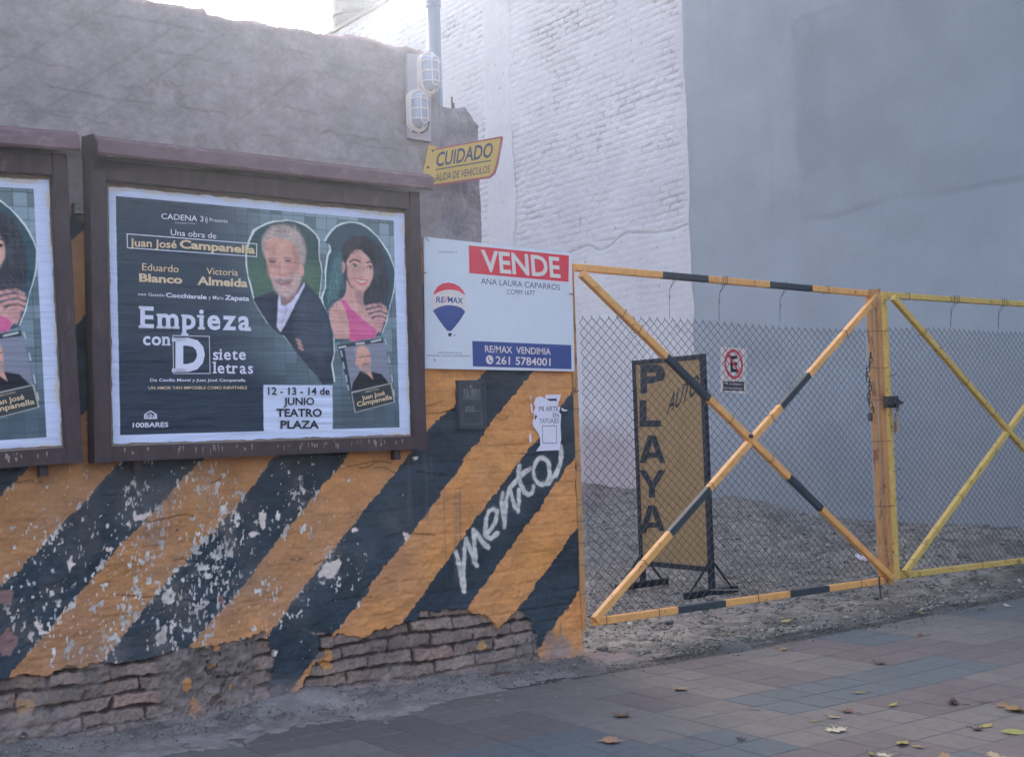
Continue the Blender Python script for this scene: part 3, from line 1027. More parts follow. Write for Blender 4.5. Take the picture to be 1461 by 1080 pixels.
beard = [(0.745,0.756),(0.766,0.752),(0.796,0.749),(0.821,0.738),(0.858,0.762),(0.890,0.786),(0.903,0.764),(0.893,0.713),(0.868,0.675),(0.828,0.656),(0.788,0.666),(0.761,0.693)]
pc.poly(beard, D(168, 158, 168), 0.010, 0.72)
pc.poly([(0.766,0.735),(0.796,0.747),(0.821,0.738),(0.855,0.746),(0.861,0.737),(0.820,0.725),(0.771,0.720)], D(138, 126, 138), 0.004)
pc.poly([(0.779,0.720),(0.808,0.725),(0.851,0.732),(0.845,0.717),(0.812,0.708),(0.789,0.711)], D(172, 112, 120), 0.004)
pc.line([(0.776,0.722),(0.811,0.718),(0.854,0.732)], 0.004, D(84, 62, 78), 0.002)
for ex0 in ([(0.757,0.817)][0], [(0.837,0.827)][0]):
    pc.blob(ex0, .0135, .0055, D(150, 116, 124), 0, 0.4)
    pc.blob((ex0[0], ex0[1]-.0005), .008, .0032, D(70, 58, 74), 0, 0.4)
    pc.line([(ex0[0]-.017, ex0[1]+.011), (ex0[0], ex0[1]+.0135), (ex0[0]+.017, ex0[1]+.0095)], 0.0055, D(128, 108, 118), 0.003)
    pc.line([(ex0[0]-.012, ex0[1]-.011), (ex0[0]+.003, ex0[1]-.014), (ex0[0]+.014, ex0[1]-.009)], 0.003, D(156, 116, 122), 0.003, .8)
pc.line([(0.795,0.815),(0.796,0.787),(0.791,0.764),(0.803,0.755),(0.816,0.762)], 0.004, D(156, 112, 120), 0.003, .9)
pc.poly([(0.802,0.832),(0.816,0.828),(0.819,0.771),(0.803,0.759),(0.797,0.782)], D(222, 186, 182), 0.006, .8)
pc.line([(0.767,0.774),(0.757,0.751),(0.763,0.735)], 0.003, D(150, 112, 120), 0.003, .7)
pc.line([(0.843,0.778),(0.859,0.757),(0.859,0.740)], 0.003, D(140, 104, 114), 0.003, .8)
for zz in (372, 400, 428):
    y0 = [(0.745,0.884),(0.856,0.891)][0][1]-(zz-372)*0.0006
    pc.line([([(0.751,0.869)][0][0], y0), ([(0.806,0.872)][0][0], y0+.003), ([(0.861,0.876)][0][0], y0)], 0.0025, D(178, 136, 136), 0.003, .6)
# folded hand
for dx in (0, 14, 28):
    c_ = [(0.881,0.455)][0]
    pc.blob((c_[0]+dx*.0004, c_[1]-dx*.0013), .017, .0065, D(160, 132, 138), -0.5, 0.4)
# woman: hair, neck, dress
pc.poly([(1.116,0.880),(1.124,0.915),(1.158,0.952),(1.205,0.973),(1.251,0.974),(1.298,0.956),(1.331,0.923),(1.357,0.877),(1.375,0.812),(1.380,0.741),(1.367,0.669),(1.329,0.643),(1.247,0.635),(1.222,0.687),(1.250,0.723),(1.137,0.724),(1.120,0.799)], D(40, 46, 60), 0.005)
pc.poly([(1.116,0.880),(1.127,0.822),(1.119,0.752),(1.097,0.681),(1.063,0.640),(1.040,0.627),(1.034,0.702),(1.048,0.772),(1.076,0.843)], D(70, 116, 130), 0.02, .85)
for k in range(50):
    a = random.Random(k+100)
    x_ = a.uniform(1000, 1170)
    q0 = [(1.315,0.945)][0]
    q1 = [(1.305,0.654)][0]
    xx = q0[0]+(x_-1085)*0.0006
    pc.line([(q0[0]+(x_-1085)*.0003, q0[1]), (xx, (q0[1]+q1[1])/2), (xx+a.uniform(-.02, .02), q1[1])], 0.0025, D(62, 74, 92) if a.random() > .4 else D(26, 30, 42), 0.003, 0.5)
pc.poly([(1.144,0.753),(1.164,0.719),(1.223,0.698),(1.240,0.711),(1.232,0.663),(1.246,0.605),(1.305,0.548),(1.339,0.531),(1.283,0.477),(1.176,0.469),(1.071,0.467),(1.048,0.564),(1.043,0.604),(1.076,0.640),(1.123,0.665),(1.140,0.695)], D(196, 158, 164), 0.004)
pc.poly([(1.183,0.697),(1.240,0.711),(1.234,0.652),(1.240,0.617),(1.201,0.645)], D(150, 118, 130), 0.01, .7)
pc.poly([(1.109,0.656),(1.135,0.654),(1.167,0.614),(1.219,0.575),(1.271,0.535),(1.308,0.516),(1.296,0.477),(1.175,0.457),(1.154,0.457),(1.153,0.544),(1.134,0.607)], D(190, 92, 152), 0.003)
pc.poly([(1.147,0.602),(1.204,0.545),(1.270,0.500),(1.176,0.475)], D(210, 110, 170), 0.02, .6)
face_w = [(1.146,0.835),(1.162,0.871),(1.193,0.905),(1.229,0.904),(1.268,0.871),(1.291,0.843),(1.295,0.808),(1.289,0.772),(1.271,0.730),(1.239,0.700),(1.206,0.701),(1.170,0.725),(1.152,0.765)]
pc.poly(face_w, D(204, 168, 172), 0.005)
pc.blob([(1.128,0.814)][0], .010, .028, D(196, 158, 166), -0.1, 0.3)
pc.poly([(1.153,0.800),(1.171,0.755),(1.203,0.709),(1.239,0.700),(1.209,0.697),(1.170,0.719),(1.149,0.762)], D(160, 124, 136), 0.014, .6)
pc.blob([(1.185,0.784)][0], .024, .022, D(220, 180, 182), 0, .9, .6)
pc.blob([(1.276,0.786)][0], .016, .020, D(216, 176, 180), 0, .9, .5)
pc.poly([(1.192,0.902),(1.209,0.915),(1.256,0.900),(1.288,0.861),(1.295,0.826),(1.314,0.833),(1.296,0.903),(1.244,0.941),(1.190,0.931),(1.155,0.882),(1.149,0.853),(1.168,0.877)], D(38, 42, 56), 0.004)
for ex0, rr in (([(1.190,0.826)][0], -.05), ([(1.273,0.821)][0], -.05)):
    pc.blob(ex0, .0125, .0058, D(214, 204, 214), rr, 0.3)
    pc.blob((ex0[0]+.004, ex0[1]), .0052, .0056, D(50, 44, 58), 0, 0.3)
    pc.line([(ex0[0]-.014, ex0[1]), (ex0[0], ex0[1]+.0075), (ex0[0]+.014, ex0[1]+.001)], 0.003, D(42, 38, 50), 0.002)
pc.line([(1.166,0.842),(1.189,0.855),(1.224,0.848)], 0.005, D(60, 50, 62), 0.003)
pc.line([(1.257,0.843),(1.278,0.851),(1.296,0.842)], 0.005, D(60, 50, 62), 0.003)
pc.line([(1.237,0.822),(1.242,0.787),(1.248,0.775),(1.225,0.770),(1.215,0.777)], 0.003, D(158, 118, 132), 0.003, .8)
pc.poly([(1.182,0.766),(1.205,0.761),(1.241,0.755),(1.266,0.759),(1.251,0.738),(1.224,0.728),(1.201,0.740)], D(176, 84, 104), 0.003)
pc.poly([(1.191,0.761),(1.224,0.754),(1.259,0.756),(1.244,0.744),(1.221,0.740),(1.203,0.749)], D(226, 222, 232), 0.002)
pc.blob([(1.178,0.755)][0], .016, .014, D(214, 160, 166), 0, 0.8, .5)
# her raised hand
for q in ([(1.247,0.626),(1.288,0.636),(1.329,0.643),(1.355,0.627)], [(1.250,0.602),(1.287,0.612),(1.328,0.620),(1.360,0.609)], [(1.262,0.579),(1.296,0.592),(1.334,0.596),(1.357,0.585)], [(1.278,0.556),(1.306,0.571),(1.333,0.576),(1.350,0.564)]):
    pc.line(q, 0.016, D(188, 150, 158), 0.004)
    pc.line([(a, b+.0085) for a, b in q], 0.003, D(110, 82, 100), 0.003, .8)
pc.poly([(1.299,0.560),(1.347,0.573),(1.338,0.525),(1.324,0.501),(1.291,0.524)], D(176, 138, 150), 0.006)
# hair strands, printed grain and a slight softness so the pictures read as photographs
def strands(poly, n, seed, dirs, L, tones, wd=0.0022, a=0.5):
    r_ = random.Random(seed)
    xs_ = [p[0] for p in poly]
    zs_ = [p[1] for p in poly]
    k = 0
    while k < n:
        x_, z_ = r_.uniform(min(xs_), max(xs_)), r_.uniform(min(zs_), max(zs_))
        if not inside(np.array([x_]), np.array([z_]), poly)[0]:
            continue
        k += 1
        d_ = dirs(x_, z_)+r_.uniform(-.25, .25)
        l_ = L*r_.uniform(.5, 1.2)
        pc.line([(x_, z_), (x_+l_*.5*math.cos(d_), z_+l_*.5*math.sin(d_)), (x_+l_*math.cos(d_+.2), z_+l_*math.sin(d_+.2))], wd, r_.choice(tones), 0.002, a)


strands(beard, 260, 11, lambda x, z: -1.5, 0.014, [D(178, 170, 180), D(160, 146, 156), D(118, 108, 120), D(150, 124, 132)])
hc = [(0.816,0.895)][0]
hair_p = [(0.715,0.866),(0.722,0.928),(0.760,0.973),(0.809,0.997),(0.865,0.995),(0.901,0.964),(0.919,0.913),(0.920,0.851),(0.901,0.832),(0.887,0.889),(0.856,0.919),(0.807,0.931),(0.756,0.933),(0.729,0.906)]
strands(hair_p, 320, 12, lambda x, z: math.atan2(z-hc[1], x-hc[0])+0.6, 0.026, [D(176, 166, 172), D(148, 138, 146), D(100, 94, 106), D(128, 118, 126)])
hw_p = [(1.123,0.880),(1.158,0.952),(1.205,0.973),(1.251,0.974),(1.298,0.956),(1.331,0.923),(1.357,0.877),(1.375,0.812),(1.380,0.741),(1.367,0.669),(1.315,0.649),(1.254,0.641),(1.232,0.681),(1.299,0.784),(1.295,0.867),(1.250,0.935),(1.190,0.928)]
strands(hw_p, 420, 13, lambda x, z: -1.45+0.5*math.sin(x*40), 0.045, [D(66, 74, 92), D(30, 34, 46), D(50, 54, 70), D(24, 26, 36)], 0.0026, .55)
hw_q = [(1.123,0.880),(1.129,0.822),(1.123,0.752),(1.104,0.682),(1.070,0.640),(1.044,0.630),(1.037,0.702),(1.051,0.772),(1.079,0.843)]
strands(hw_q, 160, 14, lambda x, z: -1.75, 0.04, [D(78, 120, 136), D(44, 70, 88), D(96, 140, 150), D(40, 50, 66)], 0.0026, .5)
sl = pc.box(list(man)+list(wom), 0.01)
inm = inside(pc.X[sl], pc.Z[sl], man) | inside(pc.X[sl], pc.Z[sl], wom)
sub_ = pc.C[sl].copy()
bl_ = sub_.copy()
for _ in range(1):
    b2 = bl_.copy()
    b2[1:-1, 1:-1] = (bl_[1:-1, 1:-1]*2+bl_[:-2, 1:-1]+bl_[2:, 1:-1]+bl_[1:-1, :-2]+bl_[1:-1, 2:])/6
    bl_ = b2
gr_ = 1+0.07*nz(pc.X[sl]*26, pc.Z[sl]*26, 4, 230)+0.03*nz(pc.X[sl]*150, pc.Z[sl]*150, 2, 231)
bl_ = bl_*gr_[..., None]
pc.C[sl] = np.where(inm[..., None], bl_, sub_)
for ex0, kk in (([(1.190,0.825)][0], 1), ([(1.275,0.822)][0], .9)):
    pc.blob(ex0, .0135*kk, .0062, D(206, 196, 206), -.05, 0.3)
    pc.blob((ex0[0]+.003, ex0[1]), .0072*kk, .0066, D(44, 38, 50), 0, 0.3)
    pc.line([(ex0[0]-.016*kk, ex0[1]), (ex0[0]-.004, ex0[1]+.0078), (ex0[0]+.016*kk, ex0[1]+.002)], 0.004, D(34, 30, 42), 0.002)
pc.line([(1.165,0.841),(1.189,0.855),(1.224,0.846)], 0.0055, D(52, 44, 56), 0.003)
pc.line([(1.258,0.842),(1.278,0.850),(1.296,0.842)], 0.005, D(52, 44, 56), 0.003)
for ex0 in ([(0.758,0.819)][0], [(0.837,0.827)][0]):
    pc.line([(ex0[0]-.014, ex0[1]), (ex0[0], ex0[1]+.003), (ex0[0]+.014, ex0[1]-.001)], 0.006, D(82, 66, 80), 0.003)
    pc.line([(ex0[0]-.019, ex0[1]+.013), (ex0[0], ex0[1]+.017), (ex0[0]+.019, ex0[1]+.012)], 0.006, D(132, 112, 120), 0.004)
pc.poly([(1.191,0.760),(1.224,0.754),(1.258,0.756),(1.244,0.745),(1.221,0.742),(1.203,0.749)], D(222, 218, 230), 0.002)
pc.line([(1.182,0.766),(1.205,0.762),(1.241,0.756),(1.267,0.760)], 0.003, D(150, 70, 90), 0.002)
# small snapshot card of a bald man
card = [(1.084,0.436),(1.338,0.478),(1.399,0.163),(1.171,0.109)]
pc.poly(card, D(42, 54, 72), 0.003)
frame_dash = [(1.095,0.425),(1.130,0.432),(1.189,0.445),(1.233,0.450),(1.273,0.456),(1.326,0.468)]
for q0, q1 in zip(frame_dash[::2], frame_dash[1::2]):
    pc.line([q0, q1], 0.008, D(176, 192, 210), 0.003, .9)
for q in ([(1.102,0.408),(1.109,0.384)], [(1.114,0.353),(1.119,0.326)], [(1.126,0.291),(1.131,0.264)], [(1.136,0.243),(1.141,0.223)], [(1.350,0.467),(1.357,0.446)], [(1.367,0.383),(1.371,0.355)], [(1.381,0.292),(1.385,0.263)], [(1.391,0.221),(1.394,0.193)]):
    pc.line(q, 0.007, D(160, 178, 198), 0.003, .9)
pc.poly([(1.122,0.427),(1.347,0.455),(1.378,0.256),(1.156,0.216)], D(112, 122, 150), 0.003)
pc.poly([(1.155,0.216),(1.164,0.257),(1.205,0.312),(1.244,0.312),(1.276,0.309),(1.324,0.299),(1.363,0.257),(1.378,0.255)], D(28, 32, 44), 0.003)
pc.poly([(1.217,0.319),(1.261,0.326),(1.277,0.271),(1.244,0.298)], D(176, 140, 140), 0.003)
pc.blob([(1.226,0.375)][0], .040, .062, D(196, 158, 154), 0.1, 0.12)
pc.blob([(1.220,0.406)][0], .036, .030, D(210, 176, 170), 0, 0.5, .8)
pc.blob([(1.237,0.330)][0], .028, .024, D(140, 128, 140), 0.1, 0.5, .8)
pc.line([(1.203,0.380),(1.227,0.385)], 0.005, D(110, 88, 98), 0.003)
pc.line([(1.243,0.385),(1.261,0.389)], 0.005, D(110, 88, 98), 0.003)
pc.line([(1.237,0.385),(1.240,0.361)], 0.004, D(160, 116, 118), 0.003)
pc.line([(1.223,0.346),(1.255,0.350)], 0.005, D(110, 74, 88), 0.003)
pc.blob([(1.187,0.355)][0], .007, .014, D(180, 140, 140), 0, 0.3)
pc.poly([(1.153,0.212),(1.380,0.256),(1.398,0.161),(1.169,0.111)], D(150, 160, 170), 0.002)
pc.poly([(1.158,0.207),(1.374,0.251),(1.391,0.163),(1.173,0.116)], D(48, 56, 66), 0.002)
# date panel
pc.poly([(0.696,0.248),(1.053,0.244),(1.048,0.016),(0.693,0.022)], D(180, 200, 244), 0.002)
# paste stains, old-paper edges, folds
edge_p = np.minimum(np.minimum(X, PW-X), np.minimum(Z, PH-Z))
st = (1-ss(edge_p+0.008*nz(X*14, Z*14, 3, 201), 0.0, 0.022))*(ss(X, 1.30, 1.46)+ss(Z, 1.05, 1.09)*0.8)
pc.mix(np.clip(st, 0, 1)*0.6, D(178, 172, 158))
hwr = 0.0008*nz(X*5, Z*60, 3, 210)+0.0014*nz(X*2.2, Z*16, 3, 211)*ss(np.abs(X-0.4), 1.2, 0.0)
hwr = hwr+0.0012*nz(X*4+Z*6, Z*26-X*5, 3, 214)*(1-ss(X, .3, .8))
for xf in (0.37, 0.74, 1.11):
    pass
for zf in (0.275, 0.55, 0.825):
    fold = 1-ss(np.abs(Z-zf-0.002*nz(X*4, X*0+zf, 2, 9)), 0.0008, 0.004)
    hwr = hwr+0.0010*fold
    pc.C *= (1-0.10*fold)[..., None]
ripple_shade = np.clip(nz(X*3.0, Z*75, 3, 217)-1.0, 0, 1)*0.09
pc.C *= (1-ripple_shade)[..., None]  # shading of paper ripples painted into the sheet colour
# ragged outer edge
rag = 0.0012*nz(X*22, Z*22, 3, 220)
Xp = X+np.where(X < 0.01, rag, 0)+np.where(X > PW-0.01, rag*1.4, 0)
Zp = Z+np.where(Z < 0.01, rag*1.3, 0)+np.where(Z > PH-0.01, rag*1.6, 0)
Pp = np.stack([Xp, -0.004-np.clip(hwr, -0.002, 0.0035), Zp], -1)


def pfn(u, v):
    return (u, -0.0085, v)


def make_poster(label):
    t = thing('theatre_poster', label, 'poster', (0, 0, 1.25), group='posters on the billboards')
    grid_mesh('paper_sheet', Pp, np.clip(pc.C, 0.004, 0.9), t, M['poster'])
    L = MB()
    q = [(0.229,0.977),(0.423,0.979),(0.230,1.002)]
    text(L, 'CADENA 3', q[0], q[1], q[2], pfn, 0.008)
    for k, rr in enumerate((0.006, 0.013)):
        c_ = [(0.427,0.988)][0]
        pts = [(c_[0]+rr*math.cos(a), c_[1]+rr*1.3*math.sin(a)) for a in np.linspace(-0.9, 0.9, 7)]
        pts2 = [(c_[0]+(rr+.003)*math.cos(a), c_[1]+(rr+.003)*1.3*math.sin(a)) for a in np.linspace(0.9, -0.9, 7)]
        L.add([pfn(*p_) for p_ in pts+pts2], [tuple(range(14))])
    q = [(0.453,0.982),(0.539,0.983),(0.453,0.999)]
    text(L, 'Presenta', q[0], q[1], q[2], pfn, 0.0)
    q = [(0.291,0.961),(0.385,0.964),(0.291,0.968)]
    text(L, 'A R G E N T I N A', q[0], q[1], q[2], pfn, 0.0)
    L.build('presenter_lettering', M['ink_white'], t)
    L = MB()
    q = [(0.270,0.908),(0.482,0.907),(0.271,0.934)]
    text(L, 'Una obra de', q[0], q[1], q[2], pfn, 0.004)
    L.build('author_lettering', M['ink_white'], t)
    L = MB()
    frame2(L, [(0.075,0.838),(0.678,0.835),(0.681,0.898),(0.074,0.902)], 0.004, pfn)
    L.build('name_box', M['ink_white'], t)
    L = MB()
    q = [(0.119,0.636),(0.236,0.635),(0.119,0.649)]
    text(L, 'con Gastón', q[0], q[1], q[2], pfn, 0.004)
    q = [(0.243,0.633),(0.430,0.631),(0.243,0.653)]
    text(L, 'Cocchiarale', q[0], q[1], q[2], pfn, 0.028)
    q = [(0.439,0.632),(0.509,0.632),(0.440,0.649)]
    text(L, 'y Maru', q[0], q[1], q[2], pfn, 0.002)
    q = [(0.516,0.632),(0.635,0.631),(0.517,0.654)]
    text(L, 'Zapata', q[0], q[1], q[2], pfn, 0.028)
    L.build('cast_lettering', M['ink_white'], t)
    L = MB()
    # slab letters of the title
    SER = {'E': [(0, 0, .62), (0, 1, .62)], 'm': [(0, 0, .26), (0, 1, .20), (.5, 0, .20), (1, 0, .26)], 'p': [(0, 0, .42), (0, 1, .3)], 'i': [(.5, 0, 1.5), (.3, 1, 1.0)],
           'n': [(0, 0, .42), (0, 1, .3), (1, 0, .42)], 'D': [(0, 0, .5), (0, 1, .5)], 'l': [(.5, 0, 1.9), (.3, 1, 1.2)], 'r': [(.1, 0, .85), (.0, 1, .5)], 'a': [(1, 0, .3)]}

    def slabtext(s, bl, br, top, ref, bold=0.026, gap=0.075, thick=0.085):
        adv = []
        x = 0.0
        for ch in s:
            v, f = glyphs(ch, bold)
            a0, a1 = min(p[0] for p in v), max(p[0] for p in v)
            adv.append((ch, x, a0, a1))
            x += a1-a0+gap+(0.05 if ch in SER else 0)
        tot = x-gap
        rv = glyphs(ref, bold)[0]
        y0, y1 = min(a[1] for a in rv), max(a[1] for a in rv)
        e = (br[0]-bl[0], br[1]-bl[1])
        hh = (top[0]-bl[0], top[1]-bl[1])

        def mp(a, b):
            p_, q_ = a/tot, (b-y0)/(y1-y0)
            return pfn(bl[0]+e[0]*p_+hh[0]*q_, bl[1]+e[1]*p_+hh[1]*q_)
        xh = max(a[1] for a in glyphs('x', bold)[0])
        for ch, x_, a0, a1 in adv:
            v, f = glyphs(ch, bold)
            L.add([mp(a-a0+x_, b) for a, b in v], f)
            yb = min(b for a, b in v)
            yt = max(b for a, b in v)
            if ch in 'mnrpi' and ch != 'i':
                yt = xh
            if ch == 'i':
                yt = xh
            for (fx_, end, ww) in SER.get(ch, []):
                wl = (a1-a0)*ww
                st_ = 0.085 if fx_ in (0, 1) else 0.0
                cxs = x_+(a1-a0)*fx_+(st_ if fx_ == 0 else -st_ if fx_ == 1 else 0)
                zb_ = yb if end == 0 else yt-thick
                wl = min(max(wl, 0.24), 0.34)
                L.add([mp(cxs-wl/2, zb_), mp(cxs+wl/2, zb_), mp(cxs+wl/2, zb_+thick), mp(cxs-wl/2, zb_+thick)], [(0, 1, 2, 3)])
    q = [(0.126,0.495),(0.643,0.495),(0.128,0.590)]
    slabtext('Empieza', q[0], q[1], q[2], 'E')
    q = [(0.136,0.421),(0.260,0.421),(0.137,0.460)]
    slabtext('con', q[0], q[1], q[2], 'x')
    q = [(0.279,0.305),(0.424,0.308),(0.282,0.456)]
    slabtext('D', q[0], q[1], q[2], 'D', 0.045)
    q = [(0.454,0.360),(0.611,0.362),(0.455,0.412)]
    slabtext('siete', q[0], q[1], q[2], 'l', 0.016)
    q = [(0.456,0.300),(0.645,0.299),(0.457,0.352)]
    slabtext('letras', q[0], q[1], q[2], 'l', 0.016)
    L.build('title_lettering', M['ink_white'], t)
    L = MB()
    frame2(L, [(0.269,0.297),(0.440,0.298),(0.440,0.467),(0.269,0.467)], 0.003, pfn)
    L.build('letter_box', M['ink_white'], t)
    L = MB()
    q = [(0.164,0.264),(0.606,0.263),(0.165,0.277)]
    text(L, 'De Cecilia Monti y Juan José Campanella', q[0], q[1], q[2], pfn, 0.016)
    L.build('credit_lettering', M['ink_white'], t)
    L = MB()
    q = [(0.084,0.067),(0.241,0.066),(0.085,0.088)]
    text(L, '100BARES', q[0], q[1], q[2], pfn, 0.02)
    L.build('maker_lettering', M['ink_white'], t)
    L = MB()
    # little house mark
    frame2(L, [(0.135,0.103),(0.192,0.102),(0.192,0.122),(0.164,0.139),(0.135,0.123)], 0.005, pfn)
    for a in ([(0.159,0.104),(0.167,0.103),(0.168,0.124),(0.159,0.125)], [(0.141,0.110),(0.154,0.110),(0.154,0.120),(0.141,0.120)], [(0.173,0.109),(0.187,0.109),(0.187,0.119),(0.173,0.119)]):
        frame2(L, a, 0.0035, pfn)
    L.build('house_emblem', M['ink_white'], t)
    L = MB()
    q = [(0.087,0.847),(0.296,0.851),(0.088,0.882)]
    text(L, 'Juan José', q[0], q[1], q[2], pfn, 0.018)
    q = [(0.310,0.853),(0.669,0.849),(0.311,0.891)]
    text(L, 'Campanella', q[0], q[1], q[2], pfn, 0.034)
    L.build('author_name', M['ink_yellow'], t)
    L = MB()
    q = [(0.139,0.746),(0.303,0.745),(0.140,0.777)]
    text(L, 'Eduardo', q[0], q[1], q[2], pfn, 0.004)
    q = [(0.125,0.696),(0.319,0.695),(0.125,0.732)]
    text(L, 'Blanco', q[0], q[1], q[2], pfn, 0.034)
    q = [(0.432,0.743),(0.582,0.744),(0.433,0.773)]
    text(L, 'Victoria', q[0], q[1], q[2], pfn, 0.004)
    q = [(0.388,0.694),(0.628,0.693),(0.389,0.733)]
    text(L, 'Almeida', q[0], q[1], q[2], pfn, 0.034)
    L.build('cast_names', M['ink_yellow'], t)
    L = MB()
    q = [(0.156,0.230),(0.614,0.229),(0.156,0.243)]
    text(L, 'UN AMOR TAN IMPOSIBLE COMO INEVITABLE', q[0], q[1], q[2], pfn, 0.016)
    L.build('tagline', M['ink_yellow'], t)
    L = MB()
    q = [(1.210,0.172),(1.339,0.197),(1.206,0.193)]
    text(L, 'Juan José', q[0], q[1], q[2], pfn, 0.02)
    q = [(1.182,0.141),(1.379,0.176),(1.178,0.163)]
    text(L, 'Campanella', q[0], q[1], q[2], pfn, 0.02)
    q = [(1.228,0.208),(1.304,0.223),(1.227,0.215)]
    text(L, 'DIRECCIÓN', q[0], q[1], q[2], pfn, 0.0)
    L.build('card_caption', M['ink_yellow'], t)
    L = MB()
    q = [(0.716,0.202),(1.035,0.199),(0.717,0.237)]
    text(L, '12 - 13 - 14 de', q[0], q[1], q[2], pfn, 0.024)
    q = [(0.794,0.154),(0.952,0.152),(0.795,0.189)]
    text(L, 'JUNIO', q[0], q[1], q[2], pfn, 0.024)
    q = [(0.756,0.100),(0.990,0.096),(0.757,0.138)]
    text(L, 'TEATRO', q[0], q[1], q[2], pfn, 0.030)
    q = [(0.775,0.045),(0.973,0.041),(0.776,0.083)]
    text(L, 'PLAZA', q[0], q[1], q[2], pfn, 0.030)
    L.build('date_lettering', M['ink_dark'], t)
    return t


po = make_poster('large white bordered theatre poster seen whole, with a bearded man and a woman in pink')
po2 = copy_tree(po)
po2.location = (-1.690, 0, 1.200)
po2.rotation_euler = (0, TILT, 0)
po2['label'] = 'theatre poster at the far left, only its right edge and a woman in view'

# concrete bracket in the gap between the billboards
mb = MB()
mb.box((-0.020, 0, -0.022), (0.020, 0.05, 0.022), ch=0.006)
mb.tube([(0, -0.008, 0.0), (0, 0.01, 0.0)], 0.009, 8)
o = mb.build('wall_bracket', M['concrete'])
o.location = (-0.122, 0.0, 2.247)
tag(o, 'small pale bracket block bolted in the gap between the two billboards', 'bracket')

# ------------------------------------------------------------------ for-sale sign
ss_ = thing('sale_sign', 'white property sale sign with red VENDE panel and balloon emblem', 'sign', (2.1, 0.02, 1.9))


def sfn(y):
    return lambda u, v: (u-2.1, y-0.02, v-1.9)


cor = [(1.598,1.579),(2.575,1.568),(2.585,2.227),(1.613,2.250)]
mb = MB()
mb.slab(cor, lambda u, v, q: (u-2.1, q-0.02, v-1.9), 0.026, 0.034)
mb.build('sheet', M['sign_white'], ss_)
mb = MB()
mb.slab([(1.890,2.223),(2.564,2.210),(2.554,2.063),(1.888,2.078)], lambda u, v, q: (u-2.1, q-0.02, v-1.9), 0.0248, 0.0262)
mb.build('red_panel', M['sign_red'], ss_)
mb = MB()
mb.slab([(1.893,1.724),(2.557,1.713),(2.553,1.580),(1.892,1.592)], lambda u, v, q: (u-2.1, q-0.02, v-1.9), 0.0248, 0.0262)
mb.build('blue_panel', M['sign_blue'], ss_)
L = MB()
q = [(1.981,2.092),(2.496,2.082),(1.962,2.205)]
q = [(1.970,2.090),(2.498,2.081),(1.964,2.205)]
text(L, 'VENDE', q[0], q[1], q[2], sfn(0.0238), 0.022)
L.build('heading_lettering', M['sign_letter'], ss_)
L = MB()
q = [(1.971,1.666),(2.410,1.657),(1.971,1.702)]
text(L, 'RE/MAX  VENDIMIA', q[0], q[1], q[2], sfn(0.0238), 0.012)
q = [(2.037,1.604),(2.405,1.597),(2.039,1.646)]
text(L, '261 5784001', q[0], q[1], q[2], sfn(0.0238), 0.014)
c_ = [(1.999,1.627)][0]
L.add([sfn(0.0238)(c_[0]+.024*math.cos(a), c_[1]+.024*math.sin(a)) for a in np.linspace(0, 2*math.pi, 20, endpoint=False)], [tuple(range(20))])
L.build('contact_lettering', M['sign_letter'], ss_)
L = MB()
hs = [(-.011, .011), (-.006, .014), (-.002, .007), (-.006, .003), (.002, -.006), (.007, -.003), (.013, -.007), (.009, -.013), (.002, -.013), (-.010, .001)]
L.add([sfn(0.0232)(c_[0]+a, c_[1]+b) for a, b in hs], [tuple(range(len(hs)-1, -1, -1))])
c2 = [(1.999,1.627)][0]
L.build('telephone_mark', M['sign_blue'], ss_)
L = MB()
q = [(1.959,2.025),(2.491,2.014),(1.960,2.056)]
text(L, 'ANA LAURA CAPARROS', q[0], q[1], q[2], sfn(0.0252), 0.0)
q = [(2.126,1.978),(2.313,1.979),(2.127,2.003)]
text(L, 'CCPIM 1677', q[0], q[1], q[2], sfn(0.0252), 0.0)
L.build('agent_lettering', M['sign_dark'], ss_)
L = MB()
q = [(1.700,2.174),(1.816,2.178),(1.700,2.182)]
text(L, 'AGRADECEMOS A', q[0], q[1], q[2], sfn(0.0252), 0.0)
q = [(1.675,1.657),(1.824,1.656),(1.675,1.665)]
text(L, 'CADA OFICINA ES DE', q[0], q[1], q[2], sfn(0.0252), 0.0)
q = [(1.611,1.641),(1.879,1.641),(1.611,1.649)]
text(L, 'PROPIEDAD Y GESTIÓN INDEPENDIENTE', q[0], q[1], q[2], sfn(0.0252), 0.0)
L.build('small_print', M['sign_dark'], ss_)
# balloon emblem
f0 = sfn(0.0250)
L = MB()
top_b = [(1.659,1.954),(1.668,1.975),(1.689,2.000),(1.719,2.016),(1.755,2.022),(1.791,2.018),(1.824,2.004),(1.847,1.982),(1.859,1.960),(1.819,1.981),(1.785,1.985),(1.756,1.986),(1.722,1.980),(1.688,1.969)]
L.add([f0(*p_) for p_ in top_b], [tuple(range(len(top_b)-1, -1, -1))], 0)
low_b = [(1.654,1.875),(1.690,1.893),(1.728,1.903),(1.761,1.906),(1.799,1.903),(1.833,1.893),(1.854,1.875),(1.822,1.833),(1.787,1.796),(1.762,1.773),(1.740,1.773),(1.719,1.793),(1.683,1.836)]
L.add([f0(*p_) for p_ in low_b], [tuple(range(len(low_b)-1, -1, -1))], 1)
bas = [(1.742,1.762),(1.767,1.762),(1.762,1.745),(1.745,1.745)]
L.add([f0(*p_) for p_ in bas], [tuple(range(3, -1, -1))], 2)
c3 = [(1.783,1.752)][0]
frame2(L, [(c3[0]+.006*math.cos(a), c3[1]+.006*math.sin(a)) for a in np.linspace(0, 2*math.pi, 9)[:-1]], 0.002, f0, 2)
q = [(1.674,1.916),(1.726,1.917),(1.679,1.946)]
text(L, 'RE', q[0], q[1], q[2], f0, 0.02, 1)
